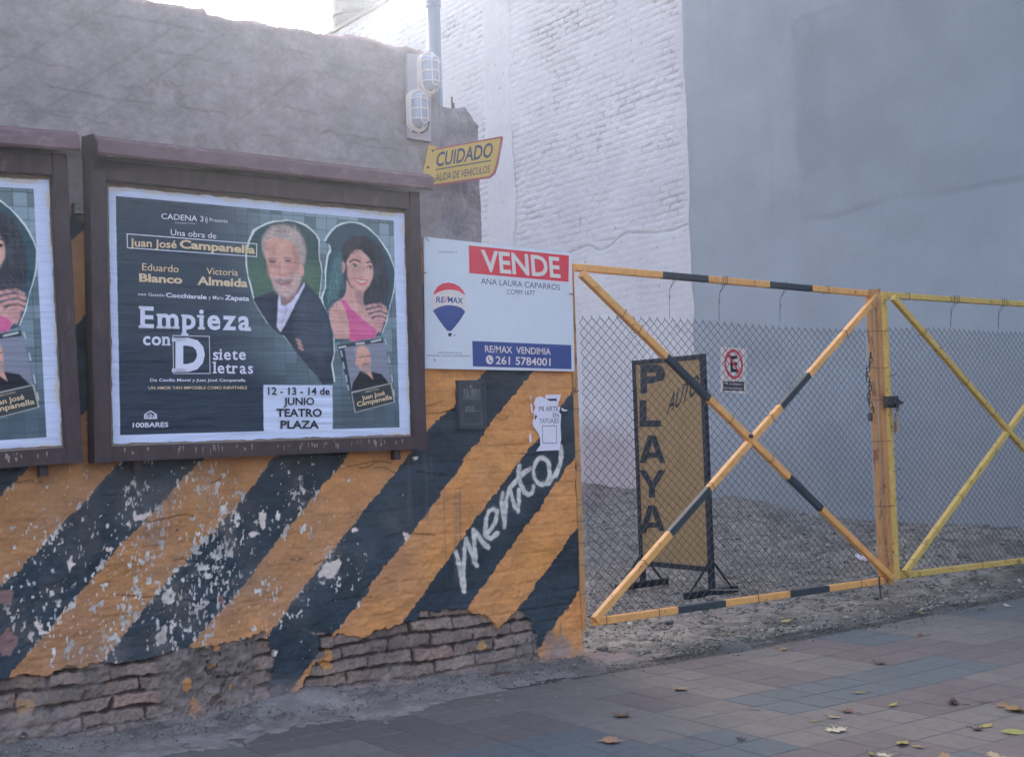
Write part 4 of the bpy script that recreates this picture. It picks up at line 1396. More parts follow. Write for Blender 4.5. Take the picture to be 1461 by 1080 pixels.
q = [(1.726,1.920),(1.744,1.920),(1.735,1.951)]
text(L, '/', q[0], q[1], q[2], f0, 0.02, 0)
q = [(1.746,1.920),(1.839,1.915),(1.750,1.950)]
text(L, 'MAX', q[0], q[1], q[2], f0, 0.02, 1)
# grey outline of the white band
frame2(L, [(1.654,1.875),(1.651,1.911),(1.659,1.954),(1.655,1.952),(1.646,1.911),(1.650,1.874)], 0.001, f0, 3)
band = [(1.659,1.954),(1.688,1.969),(1.722,1.980),(1.756,1.986),(1.785,1.985),(1.819,1.981),(1.859,1.960),(1.861,1.919),(1.854,1.875),(1.833,1.893),(1.799,1.903),(1.761,1.906),(1.728,1.903),(1.690,1.893),(1.654,1.875),(1.650,1.911)]
f1 = sfn(0.0254)
L.add([f1(*p_) for p_ in band], [tuple(range(len(band)-1, -1, -1))], 3)
L.build('balloon_emblem', [M['sign_red'], M['sign_blue'], M['sign_dark'], M['sign_letter']], ss_)
# screws and tie wires holding the sheet
for nm, p0, p1 in (('tie_wire', [(1.616,2.248),(1.640,2.228)][0], [(1.616,2.248),(1.640,2.228)][1]), ('tie_wire', [(1.602,2.061),(1.623,2.068)][0], [(1.602,2.061),(1.623,2.068)][1]),
                   ('tie_wire', [(2.553,1.999),(2.585,1.993)][0], [(2.553,1.999),(2.585,1.993)][1]), ('tie_wire', [(1.650,1.626),(1.657,1.619)][0], [(1.650,1.626),(1.657,1.619)][1])):
    mb = MB()
    a = sfn(0.022)(*p0)
    b = sfn(0.022)(*p1)
    mid = ((a[0]+b[0])/2, a[1]-0.006, (a[2]+b[2])/2)
    mb.tube([a, mid, b], 0.0022, 5)
    mb.build(nm, M['cable'], ss_)

# ------------------------------------------------------------------ iron utility lid, torn sticker
mt = thing('utility_box', 'dark embossed iron utility box set in the striped wall under the sale sign', 'utility box', (1.885, 0.05, 1.39))
quad = [(1.795,1.516),(1.968,1.524),(1.972,1.281),(1.803,1.263)]


def mfn(y):
    return lambda u, v: (u-1.885, y-0.05, v-1.39)


zq0, zq1, xq0, xq1 = 1.268, 1.520, 1.798, 1.970
mb = MB()
for a, b in (((xq0, 1.0), (xq0+.014, 2.0)), ):
    pass
mb.box((xq0-1.885, 0.026-0.05, zq0-1.39), (xq0+.014-1.885, 0.07-0.05, zq1-1.39), ch=0.003)
mb.box((xq1-.014-1.885, 0.026-0.05, zq0-1.39), (xq1-1.885, 0.07-0.05, zq1-1.39), ch=0.003)
mb.box((xq0+.0145-1.885, 0.028-0.05, zq0-1.39), (xq1-.0145-1.885, 0.07-0.05, zq0+.014-1.39))
mb.box((xq0+.0145-1.885, 0.028-0.05, zq1-.014-1.39), (xq1-.0145-1.885, 0.07-0.05, zq1-1.39))
mb.build('frame', M['meter'], mt)
mb = MB()
mb.box((xq0+.015-1.885, 0.036-0.05, zq0+.0145-1.39), (xq1-.015-1.885, 0.068-0.05, zq1-.0145-1.39))
mb.build('lid', M['meter'], mt)
L = MB()
mf = mfn(0.0335)
q = [(1.842,1.357),(1.899,1.356),(1.843,1.386)]
text(L, '830', q[0], q[1], q[2], mf, 0.01)
frame2(L, [(1.822, 1.292), (1.946, 1.292), (1.946, 1.36), (1.822, 1.36)], 0.002, mf)
for k in range(16):
    r_ = random.Random(k+40)
    x_ = 1.83+0.11*k/16
    L.add([mf(x_, 1.41+r_.uniform(0, .02)), mf(x_+.003, 1.41+r_.uniform(0, .02)), mf(x_+.002+r_.uniform(-.006, .006), 1.475), mf(x_+r_.uniform(-.006, .006), 1.475)], [(0, 1, 2, 3)])
c_ = (1.880, 1.488)
L.add([mf(c_[0]+.011*math.cos(a), c_[1]+.008*math.sin(a)) for a in np.linspace(0, 2*math.pi, 12, endpoint=False)], [tuple(range(12))])
L.build('embossed_marks', M['meter_mark'], mt)

stk = thing('torn_flyer', 'torn white tattoo flyer pasted on the wall beside the gate post', 'flyer', (2.39, 0.045, 1.3))


def tfn(y):
    return lambda u, v: (u-2.39, y-0.045, v-1.3)


pl = [(2.319,1.427),(2.349,1.433),(2.380,1.419),(2.384,1.441),(2.490,1.442),(2.484,1.418),(2.470,1.401),(2.467,1.379),(2.483,1.370),(2.473,1.347),(2.487,1.331),(2.480,1.276),(2.481,1.197),(2.466,1.138),(2.307,1.138),(2.336,1.170),(2.335,1.209),(2.325,1.234),(2.291,1.272),(2.286,1.296),(2.300,1.319),(2.296,1.350),(2.312,1.373),(2.300,1.396)]
mb = MB()
mb.slab(pl, lambda u, v, q: (u-2.39, q-0.045, v-1.3), 0.0478, 0.0500)
for pl2 in ([(2.278,1.397),(2.290,1.389),(2.291,1.342),(2.281,1.346)], [(2.278,1.439),(2.286,1.434),(2.281,1.412)], [(2.492,1.370),(2.512,1.360),(2.539,1.355),(2.516,1.349),(2.494,1.353)], [(2.261,1.219),(2.274,1.241),(2.278,1.195),(2.265,1.180)]):
    mb.slab(pl2, lambda u, v, q: (u-2.39, q-0.045, v-1.3), 0.0484, 0.0500)
mb.build('paper_sheet', M['paper'], stk)
L = MB()
q = [(2.334,1.352),(2.466,1.350),(2.335,1.379)]
text(L, 'MI ARTE', q[0], q[1], q[2], tfn(0.0468), 0.0)
q = [(2.428,1.316),(2.468,1.317),(2.429,1.341)]
text(L, 'EN', q[0], q[1], q[2], tfn(0.0468), 0.0)
q = [(2.333,1.288),(2.467,1.287),(2.334,1.312)]
text(L, 'TATUAJES', q[0], q[1], q[2], tfn(0.0468), 0.0)
for pl2 in ([(2.386,1.419),(2.458,1.420),(2.458,1.404),(2.438,1.409),(2.418,1.406),(2.398,1.412)], [(2.301,1.319),(2.311,1.338),(2.315,1.326),(2.325,1.327),(2.312,1.317),(2.304,1.304)]):
    L.add([tfn(0.0468)(*p_) for p_ in pl2], [tuple(range(len(pl2)-1, -1, -1))])
frame2(L, [(2.350,1.179),(2.450,1.175),(2.452,1.272),(2.352,1.275)], 0.003, tfn(0.0468))
L.build('printed_lettering', M['ink_dark'], stk)

# ------------------------------------------------------------------ lamps, mounting board, caution sign, pipe
mb = MB()
mb.slab([(-0.072, -0.215), (0.062, -0.222), (0.082, 0.235), (-0.066, 0.215)], lambda u, v, q: (u, q, v), -0.012, 0.012)
o = mb.build('mounting_board', M['plate'])
o.location = (1.612, 0.036, 2.965)
tag(o, 'pale grey board fixed at the wall corner behind the two bulkhead lamps', 'board')


def stadium(hw, hh, n=10):
    pts = []
    for k in range(n+1):
        a = math.pi*k/n
        pts.append((hw*math.cos(a), hh-hw+hw*math.sin(a)))
    for k in range(n+1):
        a = math.pi+math.pi*k/n
        pts.append((hw*math.cos(a), -(hh-hw)+hw*math.sin(a)))
    return pts


def make_lamp(label):
    t = thing('bulkhead_lamp', label, 'lamp', (0, 0, 0), group='bulkhead lamps on the corner board')
    mb = MB()
    mb.slab(stadium(0.054, 0.108)[::-1], lambda u, v, q: (u, q, v), -0.030, 0.0)
    mb.build('base', M['lamp_white'], t)
    mb = MB()
    rows = []
    for sc_, y_ in ((1.0, -0.030), (0.97, -0.048), (0.86, -0.066), (0.62, -0.076), (0.25, -0.080)):
        rows.append([(a*sc_, y_, b*(sc_*0.3+0.7 if sc_ > .5 else sc_+.2)) for a, b in stadium(0.040, 0.092)])
    n = len(rows[0])
    vv = [p_ for r_ in rows for p_ in r_]
    ff = [(i*n+k, i*n+(k+1) % n, (i+1)*n+(k+1) % n, (i+1)*n+k) for i in range(len(rows)-1) for k in range(n)]
    ff.append(tuple((len(rows)-1)*n+k for k in range(n)))
    mb.add(vv, ff)
    mb.build('glass', M['lamp_glass'], t, smooth=True)
    mb = MB()
    st_ = stadium(0.050, 0.104)
    mb.tube([(a, -0.032, b) for a, b in st_], 0.0045, 6, closed=True)
    st2 = stadium(0.020, 0.075)
    mb.tube([(a, -0.088, b) for a, b in st2], 0.0035, 6, closed=True)
    for z_ in (-0.052, 0.0, 0.052):
        mb.tube([(-0.050, -0.032, z_), (-0.044, -0.066, z_), (-0.020, -0.088, z_), (0.020, -0.088, z_), (0.044, -0.066, z_), (0.050, -0.032, z_)], 0.003, 5)
    for s_ in (-1, 1):
        mb.tube([(0, -0.032, s_*0.104), (0, -0.066, s_*0.094), (0, -0.088, s_*0.075)], 0.003, 5)
        mb.tube([(0, -0.03, s_*0.106), (0, -0.03, s_*0.118)], 0.006, 6)
    mb.build('cage', M['lamp_white'], t, smooth=True)
    return t


la = make_lamp('upper white caged bulkhead lamp at the wall corner, nearer the pipe')
la.location = (1.655, 0.024, 3.088)
lb = copy_tree(la)
lb.location = (1.582, 0.024, 2.885)
lb['label'] = 'lower white caged bulkhead lamp, above the yellow caution sign'
mb = MB()
q = [(1.612,2.918),(1.631,2.897),(1.650,2.866),(1.657,2.832),(1.644,2.797),(1.613,2.779),(1.580,2.778),(1.557,2.780)]
mb.tube([(a-1.6, 0.014, b-2.8) for a, b in q], 0.004, 6)
o = mb.build('lamp_cable', M['cable'])
o.location = (1.6, 0, 2.8)
tag(o, 'thin black cable looping from the lower bulkhead lamp', 'cable')
A66 = R(66)
cs = thing('caution_sign', 'yellow sheet sign reading CUIDADO, jutting out from the wall corner', 'sign', (1.70, 0.05, 2.62))


def cfn(t_):
    return lambda u, v: (u*math.cos(A66)+t_*-math.sin(A66), -u*math.sin(A66)+t_*-math.cos(A66), v-2.62)


mb = MB()
outl = [(-0.014,2.713),(0.111,2.730),(0.410,2.726),(0.415,2.718),(0.387,2.634),(0.362,2.566),(0.337,2.527),(0.318,2.516),(0.146,2.521),(0.018,2.522),(-0.044,2.592),(-0.043,2.609)]
outl = [(0.012, 2.715), (0.21, 2.717), (0.412, 2.719), (0.418, 2.71), (0.405, 2.66), (0.385, 2.58), (0.365, 2.535), (0.335, 2.517), (0.20, 2.519), (-0.03, 2.519), (-0.012, 2.62)]
c0 = (0.2, 2.617)
mb.slab(outl, lambda u, v, q: cfn(q)(u, v), 0.0016, -0.0016)
mb.build('border_sheet', M['caution_red'], cs)
mb = MB()
inn = [(0.022, 2.704), (0.21, 2.708), (0.402, 2.709), (0.392, 2.66), (0.373, 2.585), (0.353, 2.545), (0.33, 2.529), (0.20, 2.530), (-0.012, 2.530), (0.0, 2.62)]
mb.slab(inn, lambda u, v, q: cfn(q)(u, v), 0.0028, 0.0017)
mb.build('yellow_face', M['caution'], cs)
L = MB()
cf = cfn(0.0038)
q = [(-0.003,2.627),(0.339,2.620),(0.012,2.692)]
q = [(0.016, 2.617), (0.352, 2.622), (0.030, 2.690)]
text(L, 'CUIDADO', q[0], q[1], q[2], cf, 0.020)
q = [(0.0, 2.543), (0.335, 2.545), (0.006, 2.580)]
text(L, 'SALIDA DE VEHICULOS', q[0], q[1], q[2], cf, 0.008)
L.add([cf(0.0, 2.600), cf(0.345, 2.602), cf(0.345, 2.608), cf(0.0, 2.606)], [(0, 1, 2, 3)])
L.build('dark_lettering', M['caution_ink'], cs)
mb = MB()
fl = [(-0.048, 2.575), (0.020, 2.560), (0.022, 2.722), (-0.020, 2.728)]
mb.slab([(-0.075, 2.572), (0.0, 2.560), (0.022, 2.722), (-0.036, 2.728)], lambda u, v, q: (u, -0.014+q, v-2.62), -0.002, 0.002)
mb.build('bent_flange', M['caution'], cs)
mb = MB()
for a, b in ((-0.012, 2.70), (-0.045, 2.61)):
    mb = MB()
    mb.tube([(a, -0.022, b-2.62), (a, -0.012, b-2.62)], 0.006, 8)
    mb.build('screw', M['dark_metal'], cs)
mb = MB()
mb.tube([(0, 0, 0), (0, 0, 3.4)], 0.037, 20)
mb.tube([(0, 0, 0.62), (0, 0, 0.72)], 0.041, 20)
o = mb.build('drain_pipe', M['pipe'], smooth=False)
for pl_ in o.data.polygons:
    pl_.use_smooth = len(pl_.vertices) == 4
o.location = (1.822, 0.19, 2.90)
tag(o, 'pale grey upright pipe rising behind the wall corner', 'pipe')

# ------------------------------------------------------------------ side building
SX = 8.2
sb = thing('party_wall', 'tall neighbouring side wall, white painted brick at the back, blue grey stucco in front', 'building', (SX, 4.64, 0))


def soff(P):
    return P-np.array((SX, 4.64, 0))


YB = 4.64
wc = Canvas(YB, 13.6, 0.0, 8.06, 0.0125)
Yg, Zg = wc.X, wc.Z
db, rb = bricks(Yg, Zg, 0.27, 0.083, 0.018, 31)
sm = np.clip(0.55+0.35*nz(Yg*0.9, Zg*1.4, 4, 300), 0, 1)
zone = ss(Zg+0.05*nz(Yg*1.2, Yg*0, 3, 301), 3.50, 3.58)
strip = ss(Yg, 7.93, 7.97)*(1-ss(Yg, 8.52, 8.58))*ss(Zg, 1.0, 1.4)
edge_b = ss(0.16-(Yg-YB)+0.05*nz(Yg*3, Zg*3, 3, 302), 0.0, 0.05)
relb = zone*(1-strip)*(1-0.8*edge_b)*(0.35+0.65*sm)+0.22*(1-zone)
round2 = ss(db+0.005*nz(Yg*11, Zg*11, 3, 303), -0.007, 0.007)
hw = (-0.010*(1-round2)+0.007*(rb-0.5)+0.0028*nz(Yg*9, Zg*16, 3, 304))*relb+0.003*nz(Yg*2, Zg*2, 3, 305)+0.012*strip
hw = hw-0.016*(1-ss(np.abs(Yg-7.945-0.02*nz(Zg*2.5, Zg*0, 3, 306)), 0.005, 0.03))
hw = hw-0.010*(1-ss(np.abs(Zg-3.54+0.05*nz(Yg*1.2, Yg*0, 3, 301)), 0.005, 0.03))
nW = np.clip(0.5+0.25*nz(Yg*1.1, Zg*1.1, 5, 310), 0, 1)[..., None]
cw = DS(212, 218, 236)*(1-nW)+DS(198, 203, 222)*nW
joint_shade = np.clip((1-round2)*relb*np.clip(0.25+0.5*nz(Yg*2.2, Zg*3, 3, 311), 0, 1), 0, 1)
cw = cw*(1-0.38*joint_shade[..., None])  # shadows of the mortar joints put into the colour
crk = (1-ss(np.abs(Yg-7.945-0.02*nz(Zg*2.5, Zg*0, 3, 306)), 0.003, 0.018))*ss(nz(Zg*1.2, Yg*0.2, 2, 314), -0.5, 0.3)
cw = cw*(1-0.30*crk[..., None])
ck2 = (1-ss(np.abs(Zg-3.54+0.05*nz(Yg*1.2, Yg*0, 3, 301)), 0.003, 0.02))*ss(nz(Yg*1.5, Yg*0, 2, 315), -0.6, 0.2)
cw = cw*(1-0.28*ck2[..., None])
spl = ss(nz(Yg*12, Zg*12, 4, 312), 2.0, 2.6)*0.35
cw = cw*(1-spl[..., None])
low = (1-ss(Zg+0.10*nz(Yg*1.5, Zg*2, 3, 313), 0.9, 1.45))[..., None]
cw = cw*(1-0.55*low)+DS(176, 160, 172)*0.55*low
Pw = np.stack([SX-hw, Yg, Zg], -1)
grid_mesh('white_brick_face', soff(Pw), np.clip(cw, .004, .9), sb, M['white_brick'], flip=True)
mb = MB()
mb.box((0.09, 0.0, 0), (0.3, 13.6-YB, 8.04))
mb.build('white_brick_core', M['concrete'], sb)
# stucco, slightly proud of the brick, with an old repair patch and weather streaks
ys = np.concatenate([np.linspace(-16, -1.5, 40)[:-1], np.arange(-1.5, YB-0.02, 0.03), [YB]])
zs = np.arange(-0.1, 8.06, 0.03)
Ys, Zs = np.meshgrid(ys, zs)
nA = nz(Ys*0.45, Zs*0.45, 5, 330)
nB = nz(Ys*2.2, Zs*2.6, 4, 331)
nC = nz(Ys*5, Zs*0.35, 4, 332)
cs_ = DS(151, 165, 185)*(1+0.05*nA+0.025*nB)[..., None]
drip = np.clip(nC-0.9, 0, 1.5)*ss(Zs, 2.0, 6.5)*0.10
cs_ = cs_*(1-drip[..., None])
pe = np.minimum(3.05-Ys+0.02*nz(Zs*2, Ys*0, 3, 333), np.minimum(Zs-3.32-0.03*nz(Ys*1.4, Ys*0, 3, 334), 5.35+0.03*nz(Ys*1.4, Ys*0+4, 3, 335)-Zs))
pin = ss(pe, -0.02, 0.02)
cs_ = cs_*(1-0.045*pin[..., None])
cs_ = cs_*(1-(0.10*(1-ss(np.abs(pe), 0.0, 0.05))*np.clip(0.5+0.5*nz(Ys*1.5, Zs*1.5, 3, 336), 0, 1))[..., None])
lowd = (1-ss(Zs+0.15*nz(Ys*1.3, Ys*0, 3, 337), 0.35, 1.5))[..., None]
cs_ = cs_*(1-0.30*lowd)+DS(140, 140, 148)*0.30*lowd
blot = (ss(nz(Ys*1.1, Zs*0.9, 4, 338), 1.2, 2.2)*0.08)[..., None]
cs_ = cs_*(1-blot)
edge_y_ = 0.010*nz(zs*3, zs*0+1.7, 3, 320)
Ys2 = Ys.copy()
Ys2[:, -1] = YB+edge_y_
Xs = SX-0.022-0.004*pin-0.0015*nz(Ys*1.2, Zs*1.2, 3, 339)
Pst = np.stack([Xs, Ys2, Zs], -1)
ee = Pst[:, -1:].copy()
ee[..., 0] = SX+0.05
grid_mesh('stucco_face', soff(np.concatenate([Pst, ee], 1)), np.clip(np.concatenate([cs_, cs_[:, -1:]], 1), .004, .9), sb, M['stucco'], flip=True)
mb = MB()
mb.box((0.301, -16-YB, -0.1), (6.0, 13.6-YB, 7.95))
mb.build('building_body', M['concrete'], sb)
mb = MB()
mb.box((-17.0, 13.62-YB, -0.1), (0.0, 13.9-YB, 6.2))
mb.build('glow_blocking_wall', M['concrete'], sb)  # unseen wall added to keep low sky glow off the lot
mb = MB()
mb.box((-0.05, -16-YB, 8.062), (6.05, 13.65-YB, 8.12))
mb.build('roof_edge', M['concrete'], sb)
tk = thing('water_tank', 'dark round water tank standing on the roof edge of the white wall', 'water tank', (8.75, 13.0, 8.12))
mb = MB()
mb.lathe([(0.40, 0.0), (0.43, 0.04), (0.43, 0.30), (0.445, 0.32), (0.445, 0.36), (0.43, 0.38), (0.43, 0.85), (0.40, 0.92), (0.2, 1.0), (0.16, 1.0)], (0, 0, 0), 28)
mb.build('tank_body', M['tank'], tk)
mb = MB()
mb.lathe([(0.17, 1.0), (0.18, 1.01), (0.18, 1.05), (0.15, 1.07)], (0, 0, 0), 20)
mb.build('tank_lid', M['tank'], tk)

# ------------------------------------------------------------------ gate leaves


def zigzag_mesh(name, x0, x1, z0, z1, pitch, dz, r, parent, y, sag, seed, matl):
    mb = MB()
    n = int((x1-x0)/(pitch/2))-1
    rr = random.Random(seed)
    nrow = int(round((z1-z0)/(dz/2)))
    for i in range(n+1):
        pts = []
        ph = i % 2
        for k in range(nrow+1):
            xx = x0+i*pitch/2+(pitch*0.51 if (k+i) % 2 == 0 else -pitch*0.01)
            zz_ = z1-k*dz/2
            u = (xx-x0)/(x1-x0)
            v = (z1-zz_)/(z1-z0)
            sx, sz = sag(u, v)
            pts.append((xx+sx+rr.uniform(-.0014, .0014), y+(0.0028 if (k+i) % 2 == 0 else -0.0028), zz_+sz+rr.uniform(-.0014, .0014)))
        if i % 2 == 0:
            # twisted barb at the top
            pts.insert(0, (pts[0][0]-0.004, y, pts[0][2]+0.012))
            pts.insert(0, (pts[0][0]+0.006, y+0.004, pts[0][2]-0.005))
        mb.tube(pts, r, 4)
    return mb.build(name, matl, parent)


gl = thing('gate_leaf', 'ochre gate leaf with black painted bands, crossed braces and chain link mesh', 'gate', (2.6, 0.03, 0.16))
GO = (2.6, 0.03, 0.16)


def go(x, y, z, O=GO):
    return (x-O[0], y-O[1], z-O[2])


def cutlist(L0, L1, segs):
    return [((a-L0)/(L1-L0), (b-L0)/(L1-L0), 1) for a, b in segs]


def bar_part(name, p0, p1, w_, d_, mats, parent, O, cuts=(), upv=(0, 1, 0)):
    mb = MB()
    mb.bar(go(*p0, O), go(*p1, O), w_, d_, cuts=cuts, upv=upv)
    return mb.build(name, mats, parent)


GM = [M['gate'], M['gate_black']]
bar_part('top_rail', (2.592, 0.022, 2.146), (5.205, 0.022, 2.106), 0.040, 0.040, GM, gl, GO, cutlist(2.592, 5.205, [(3.253, 3.631), (4.181, 4.592)]))
bar_part('bottom_rail', (2.640, 0.022, 0.187), (5.20, 0.022, 0.162), 0.040, 0.040, GM, gl, GO, cutlist(2.64, 5.20, [(3.272, 3.668), (4.248, 4.628)]))
bar_part('hinge_stile', (2.609, 0.078, 2.15), (2.609, 0.078, 0.14), 0.036, 0.036, [M['gate_rust']], gl, GO)
bar_part('lock_stile', (5.218, 0.035, 2.13), (5.218, 0.035, 0.145), 0.036, 0.036, [M['gate_rust']], gl, GO)
bar_part('closing_strip', (5.280, 0.016, 2.140), (5.280, 0.016, 0.125), 0.046, 0.032, [M['gate_rust']], gl, GO)
bar_part('brace', (2.610, -0.022, 2.105), (5.235, -0.022, 0.185), 0.042, 0.038, GM, gl, GO, cutlist(2.61, 5.235, [(3.225, 3.563), (4.246, 4.544)]))
bar_part('brace', (2.620, -0.015, 0.205), (5.235, -0.015, 2.085), 0.042, 0.038, GM, gl, GO, cutlist(2.62, 5.235, [(3.208, 3.542), (4.205, 4.488)]))
mb = MB()
mb.slab([(5.155, 2.075), (5.26, 2.075), (5.262, 2.132), (5.165, 2.135)], lambda u, v, q: go(u, q, v), -0.008, -0.003)
mb.bar(go(5.215, -0.043, 2.075), go(5.155, -0.043, 2.015), 0.05, 0.006)
mb.build('gusset_plate', M['gate_rust'], gl)
mb = MB()
mb.tube([go(3.893, -0.055, 1.172), go(3.893, -0.03, 1.172)], 0.014, 8)
mb.build('crossing_bolt', M['dark_metal'], gl)


def sagL(u, v):
    return (0.010*v*math.sin(u*3)+0.004*math.sin(v*9+u*4), 0.012*math.sin(u*3.1)*0.8-0.018*u*(1-v)+0.010*math.sin(u*7)*(1-v))


zigzag_mesh('chain_link_mesh', 2.642, 5.205, 0.20, 1.868, 0.0628, 0.0556, 0.0023, gl, 0.052-0.03, lambda u, v: sagL(u, v), 1, M['wire']).location = (-2.6, 0, -0.16)
for xx, zt, zb in ((3.347, 2.112, 1.888), (3.767, 2.104, 1.885), (4.323, 2.096, 1.890)):
    mb = MB()
    mb.tube([go(xx-0.012, 0.0, zt+0.05), go(xx-.010, -.002, zt), go(xx, 0.045, zt-0.05), go(xx-0.006, .047, zt-.09), go(xx-0.008, 0.05, zb)], 0.0018, 5)
    mb.tube([go(xx+0.014, 0.0, zt+0.05), go(xx+.010, -.002, zt), go(xx, 0.045, zt-0.05)], 0.0018, 5)
    mb.tube([go(xx-.006, .047, zt-.085), go(xx+.004, .047, zt-.105), go(xx-.006, .047, zt-.12)], 0.0016, 5)
    mb.build('hanger_wire', M['wire'], gl)


def ring(parent, c, hw, hd, O, r=0.0021, ang=0.0, name='tie_wire'):
    """loop of wire round a bar whose axis lies at ang in the gate plane"""
    ca, sa = math.cos(ang), math.sin(ang)
    pts = []
    for a, b in ((-hw, -hd), (hw, -hd), (hw, hd), (-hw, hd)):
        pts.append(go(c[0]-sa*a, c[1]+b, c[2]+ca*a, O))
    mb = MB()
    mb.tube(pts, r, 5, closed=True)
    return mb.build(name, M['wire'], parent)


for zz in (1.46, 1.36, 1.13, 1.02, 0.86, 0.83, 0.74, 0.62, 0.50, 0.34):
    ring(gl, (2.609, 0.078, zz), 0.020, 0.020, GO, 0.0019, math.pi/2+0.1*math.sin(zz*40))
for xx in (3.79, 4.75):
    ring(gl, (xx, 0.022, 2.146-0.0153*(xx-2.592)), 0.025, 0.025, GO)
for xx in (2.72, 3.12, 3.95, 4.95):
    ring(gl, (xx, 0.022, 0.187-0.0098*(xx-2.64)), 0.025, 0.025, GO)
sl1 = math.atan2(-1.92, 2.625)
for t_ in (0.11, 0.155, 0.43, 0.56):
    ring(gl, (2.61+2.625*t_, -0.022, 2.105-1.92*t_), 0.026, 0.024, GO, 0.0021, sl1)
sl2 = math.atan2(1.88, 2.615)
for t_ in (0.145, 0.36, 0.57, 0.66, 0.86):
    ring(gl, (2.62+2.615*t_, -0.015, 0.205+1.88*t_), 0.026, 0.024, GO, 0.0021, sl2)
for zz in (1.85, 1.60, 1.38, 1.10, 0.66):
    ring(gl, (5.262, 0.024, zz), 0.063, 0.040, GO, 0.0019, math.pi/2)
mb = MB()
mb.tube([go(3.60, 0.06, 0.262), go(3.9, 0.062, 0.232), go(4.3, 0.062, 0.222), go(4.75, 0.06, 0.248), go(5.18, 0.055, 0.262)], 0.0035, 6)
mb.build('bottom_cable', M['bright_wire'], gl)
mb = MB()
mb.tube([go(5.128, -0.01, 0.20), go(5.128, -0.012, 0.06)], 0.006, 6)
mb.tube([go(5.105, -0.012, 0.13), go(5.15, -0.012, 0.135)], 0.004, 6)
mb.build('drop_bolt', M['dark_metal'], gl)
mb = MB()
mb.tube([go(5.285, -0.018, 0.35), go(5.285, -0.012, 0.35)], 0.008, 8)
mb.build('stile_bolt', M['brass'], gl)

GO2 = (5.36, 0.03, 0.15)
gr = thing('gate_leaf', 'worn greenish yellow gate leaf on the right, paint flaking, without black bands', 'gate', GO2)
OM = [M['gate_old'], M['gate_black']]
bar_part('top_rail', (5.390, 0.022, 2.104), (8.10, 0.022, 2.104), 0.040, 0.040, OM, gr, GO2)
bar_part('bottom_rail', (5.390, 0.022, 0.178), (8.10, 0.022, 0.120), 0.040, 0.040, OM, gr, GO2)
bar_part('lock_stile', (5.370, 0.030, 2.128), (5.370, 0.030, 0.15), 0.036, 0.036, OM, gr, GO2)
bar_part('hinge_stile', (8.125, 0.024, 2.128), (8.125, 0.024, 0.10), 0.045, 0.048, OM, gr, GO2)
bar_part('brace', (5.40, -0.022, 2.085), (8.12, -0.022, 0.15), 0.042, 0.038, OM, gr, GO2)
bar_part('brace', (5.40, -0.015, 0.20), (8.12, -0.015, 2.085), 0.042, 0.038, OM, gr, GO2)
zigzag_mesh('chain_link_mesh', 5.425, 8.10, 0.19, 1.872, 0.0628, 0.0556, 0.0023, gr, 0.052-0.03,
            lambda u, v: (0.012*math.sin(v*7+u*5), 0.03*u+0.008*math.sin(u*9)), 2, M['wire']).location = (-5.36, 0, -0.15)
for xx in (6.181, 6.796):
    mb = MB()
    zt, zb = 2.082, 1.90
    mb.tube([go(xx-0.016, -.002, zt+.05, GO2), go(xx-0.014, -.002, zt, GO2), go(xx, 0.045, zt-0.04, GO2), go(xx-0.008, 0.05, zb, GO2)], 0.0018, 5)
    mb.tube([go(xx+0.016, -.002, zt+.05, GO2), go(xx+0.014, -.002, zt, GO2), go(xx+.004, 0.045, zt-0.06, GO2), go(xx-0.008, 0.05, zb, GO2)], 0.0018, 5)
    mb.build('hanger_wire', M['wire'], gr)
for xx in (5.62, 6.22, 6.84):
    ring(gr, (xx, 0.022, 2.104), 0.025, 0.025, GO2)
for xx in (6.35,):
    ring(gr, (xx, 0.022, 0.158), 0.025, 0.025, GO2)
for t_ in (0.12, 0.30, 0.42):
    ring(gr, (5.40+2.72*t_, -0.022, 2.085-1.935*t_), 0.026, 0.024, GO2, 0.0021, math.atan2(-1.935, 2.72))
for t_ in (0.25, 0.42):
    ring(gr, (5.40+2.72*t_, -0.015, 0.20+1.885*t_), 0.026, 0.024, GO2, 0.0021, math.atan2(1.885, 2.72))
for zz in (1.55, 1.2, 0.9, 0.7):
    ring(gr, (5.395, 0.024, zz), 0.032, 0.030, GO2, 0.0019, math.pi/2+0.2)

# chain with padlock, sliding bolt with padlock
ch = MB()
pts = [(5.191,1.681),(5.164,1.623),(5.151,1.552),(5.162,1.490),(5.150,1.433),(5.161,1.376),(5.187,1.314)]
for i in range(13):
    t_ = i/12*(len(pts)-1)
    k = min(int(t_), len(pts)-2)
    f_ = t_-k
    x_ = pts[k][0]*(1-f_)+pts[k+1][0]*f_+0.012*math.sin(i*1.1)
    z_ = pts[k][1]*(1-f_)+pts[k+1][1]*f_
    a = (i % 2)*math.pi/2+0.4
    lp = []
    for q in range(10):
        an = 2*math.pi*q/10
        u, v = 0.011*math.cos(an), 0.022*math.sin(an)
        lp.append((x_-5.15-0.078+u*math.cos(a), -0.035+u*math.sin(a), z_-1.5+v))
    ch.tube(lp, 0.0038, 5, closed=True)
o = ch.build('chain', M['dark_metal'], smooth=True)
o.location = (5.15, 0, 1.5)
tag(o, 'short dark chain hanging down the centre gate post', 'chain')


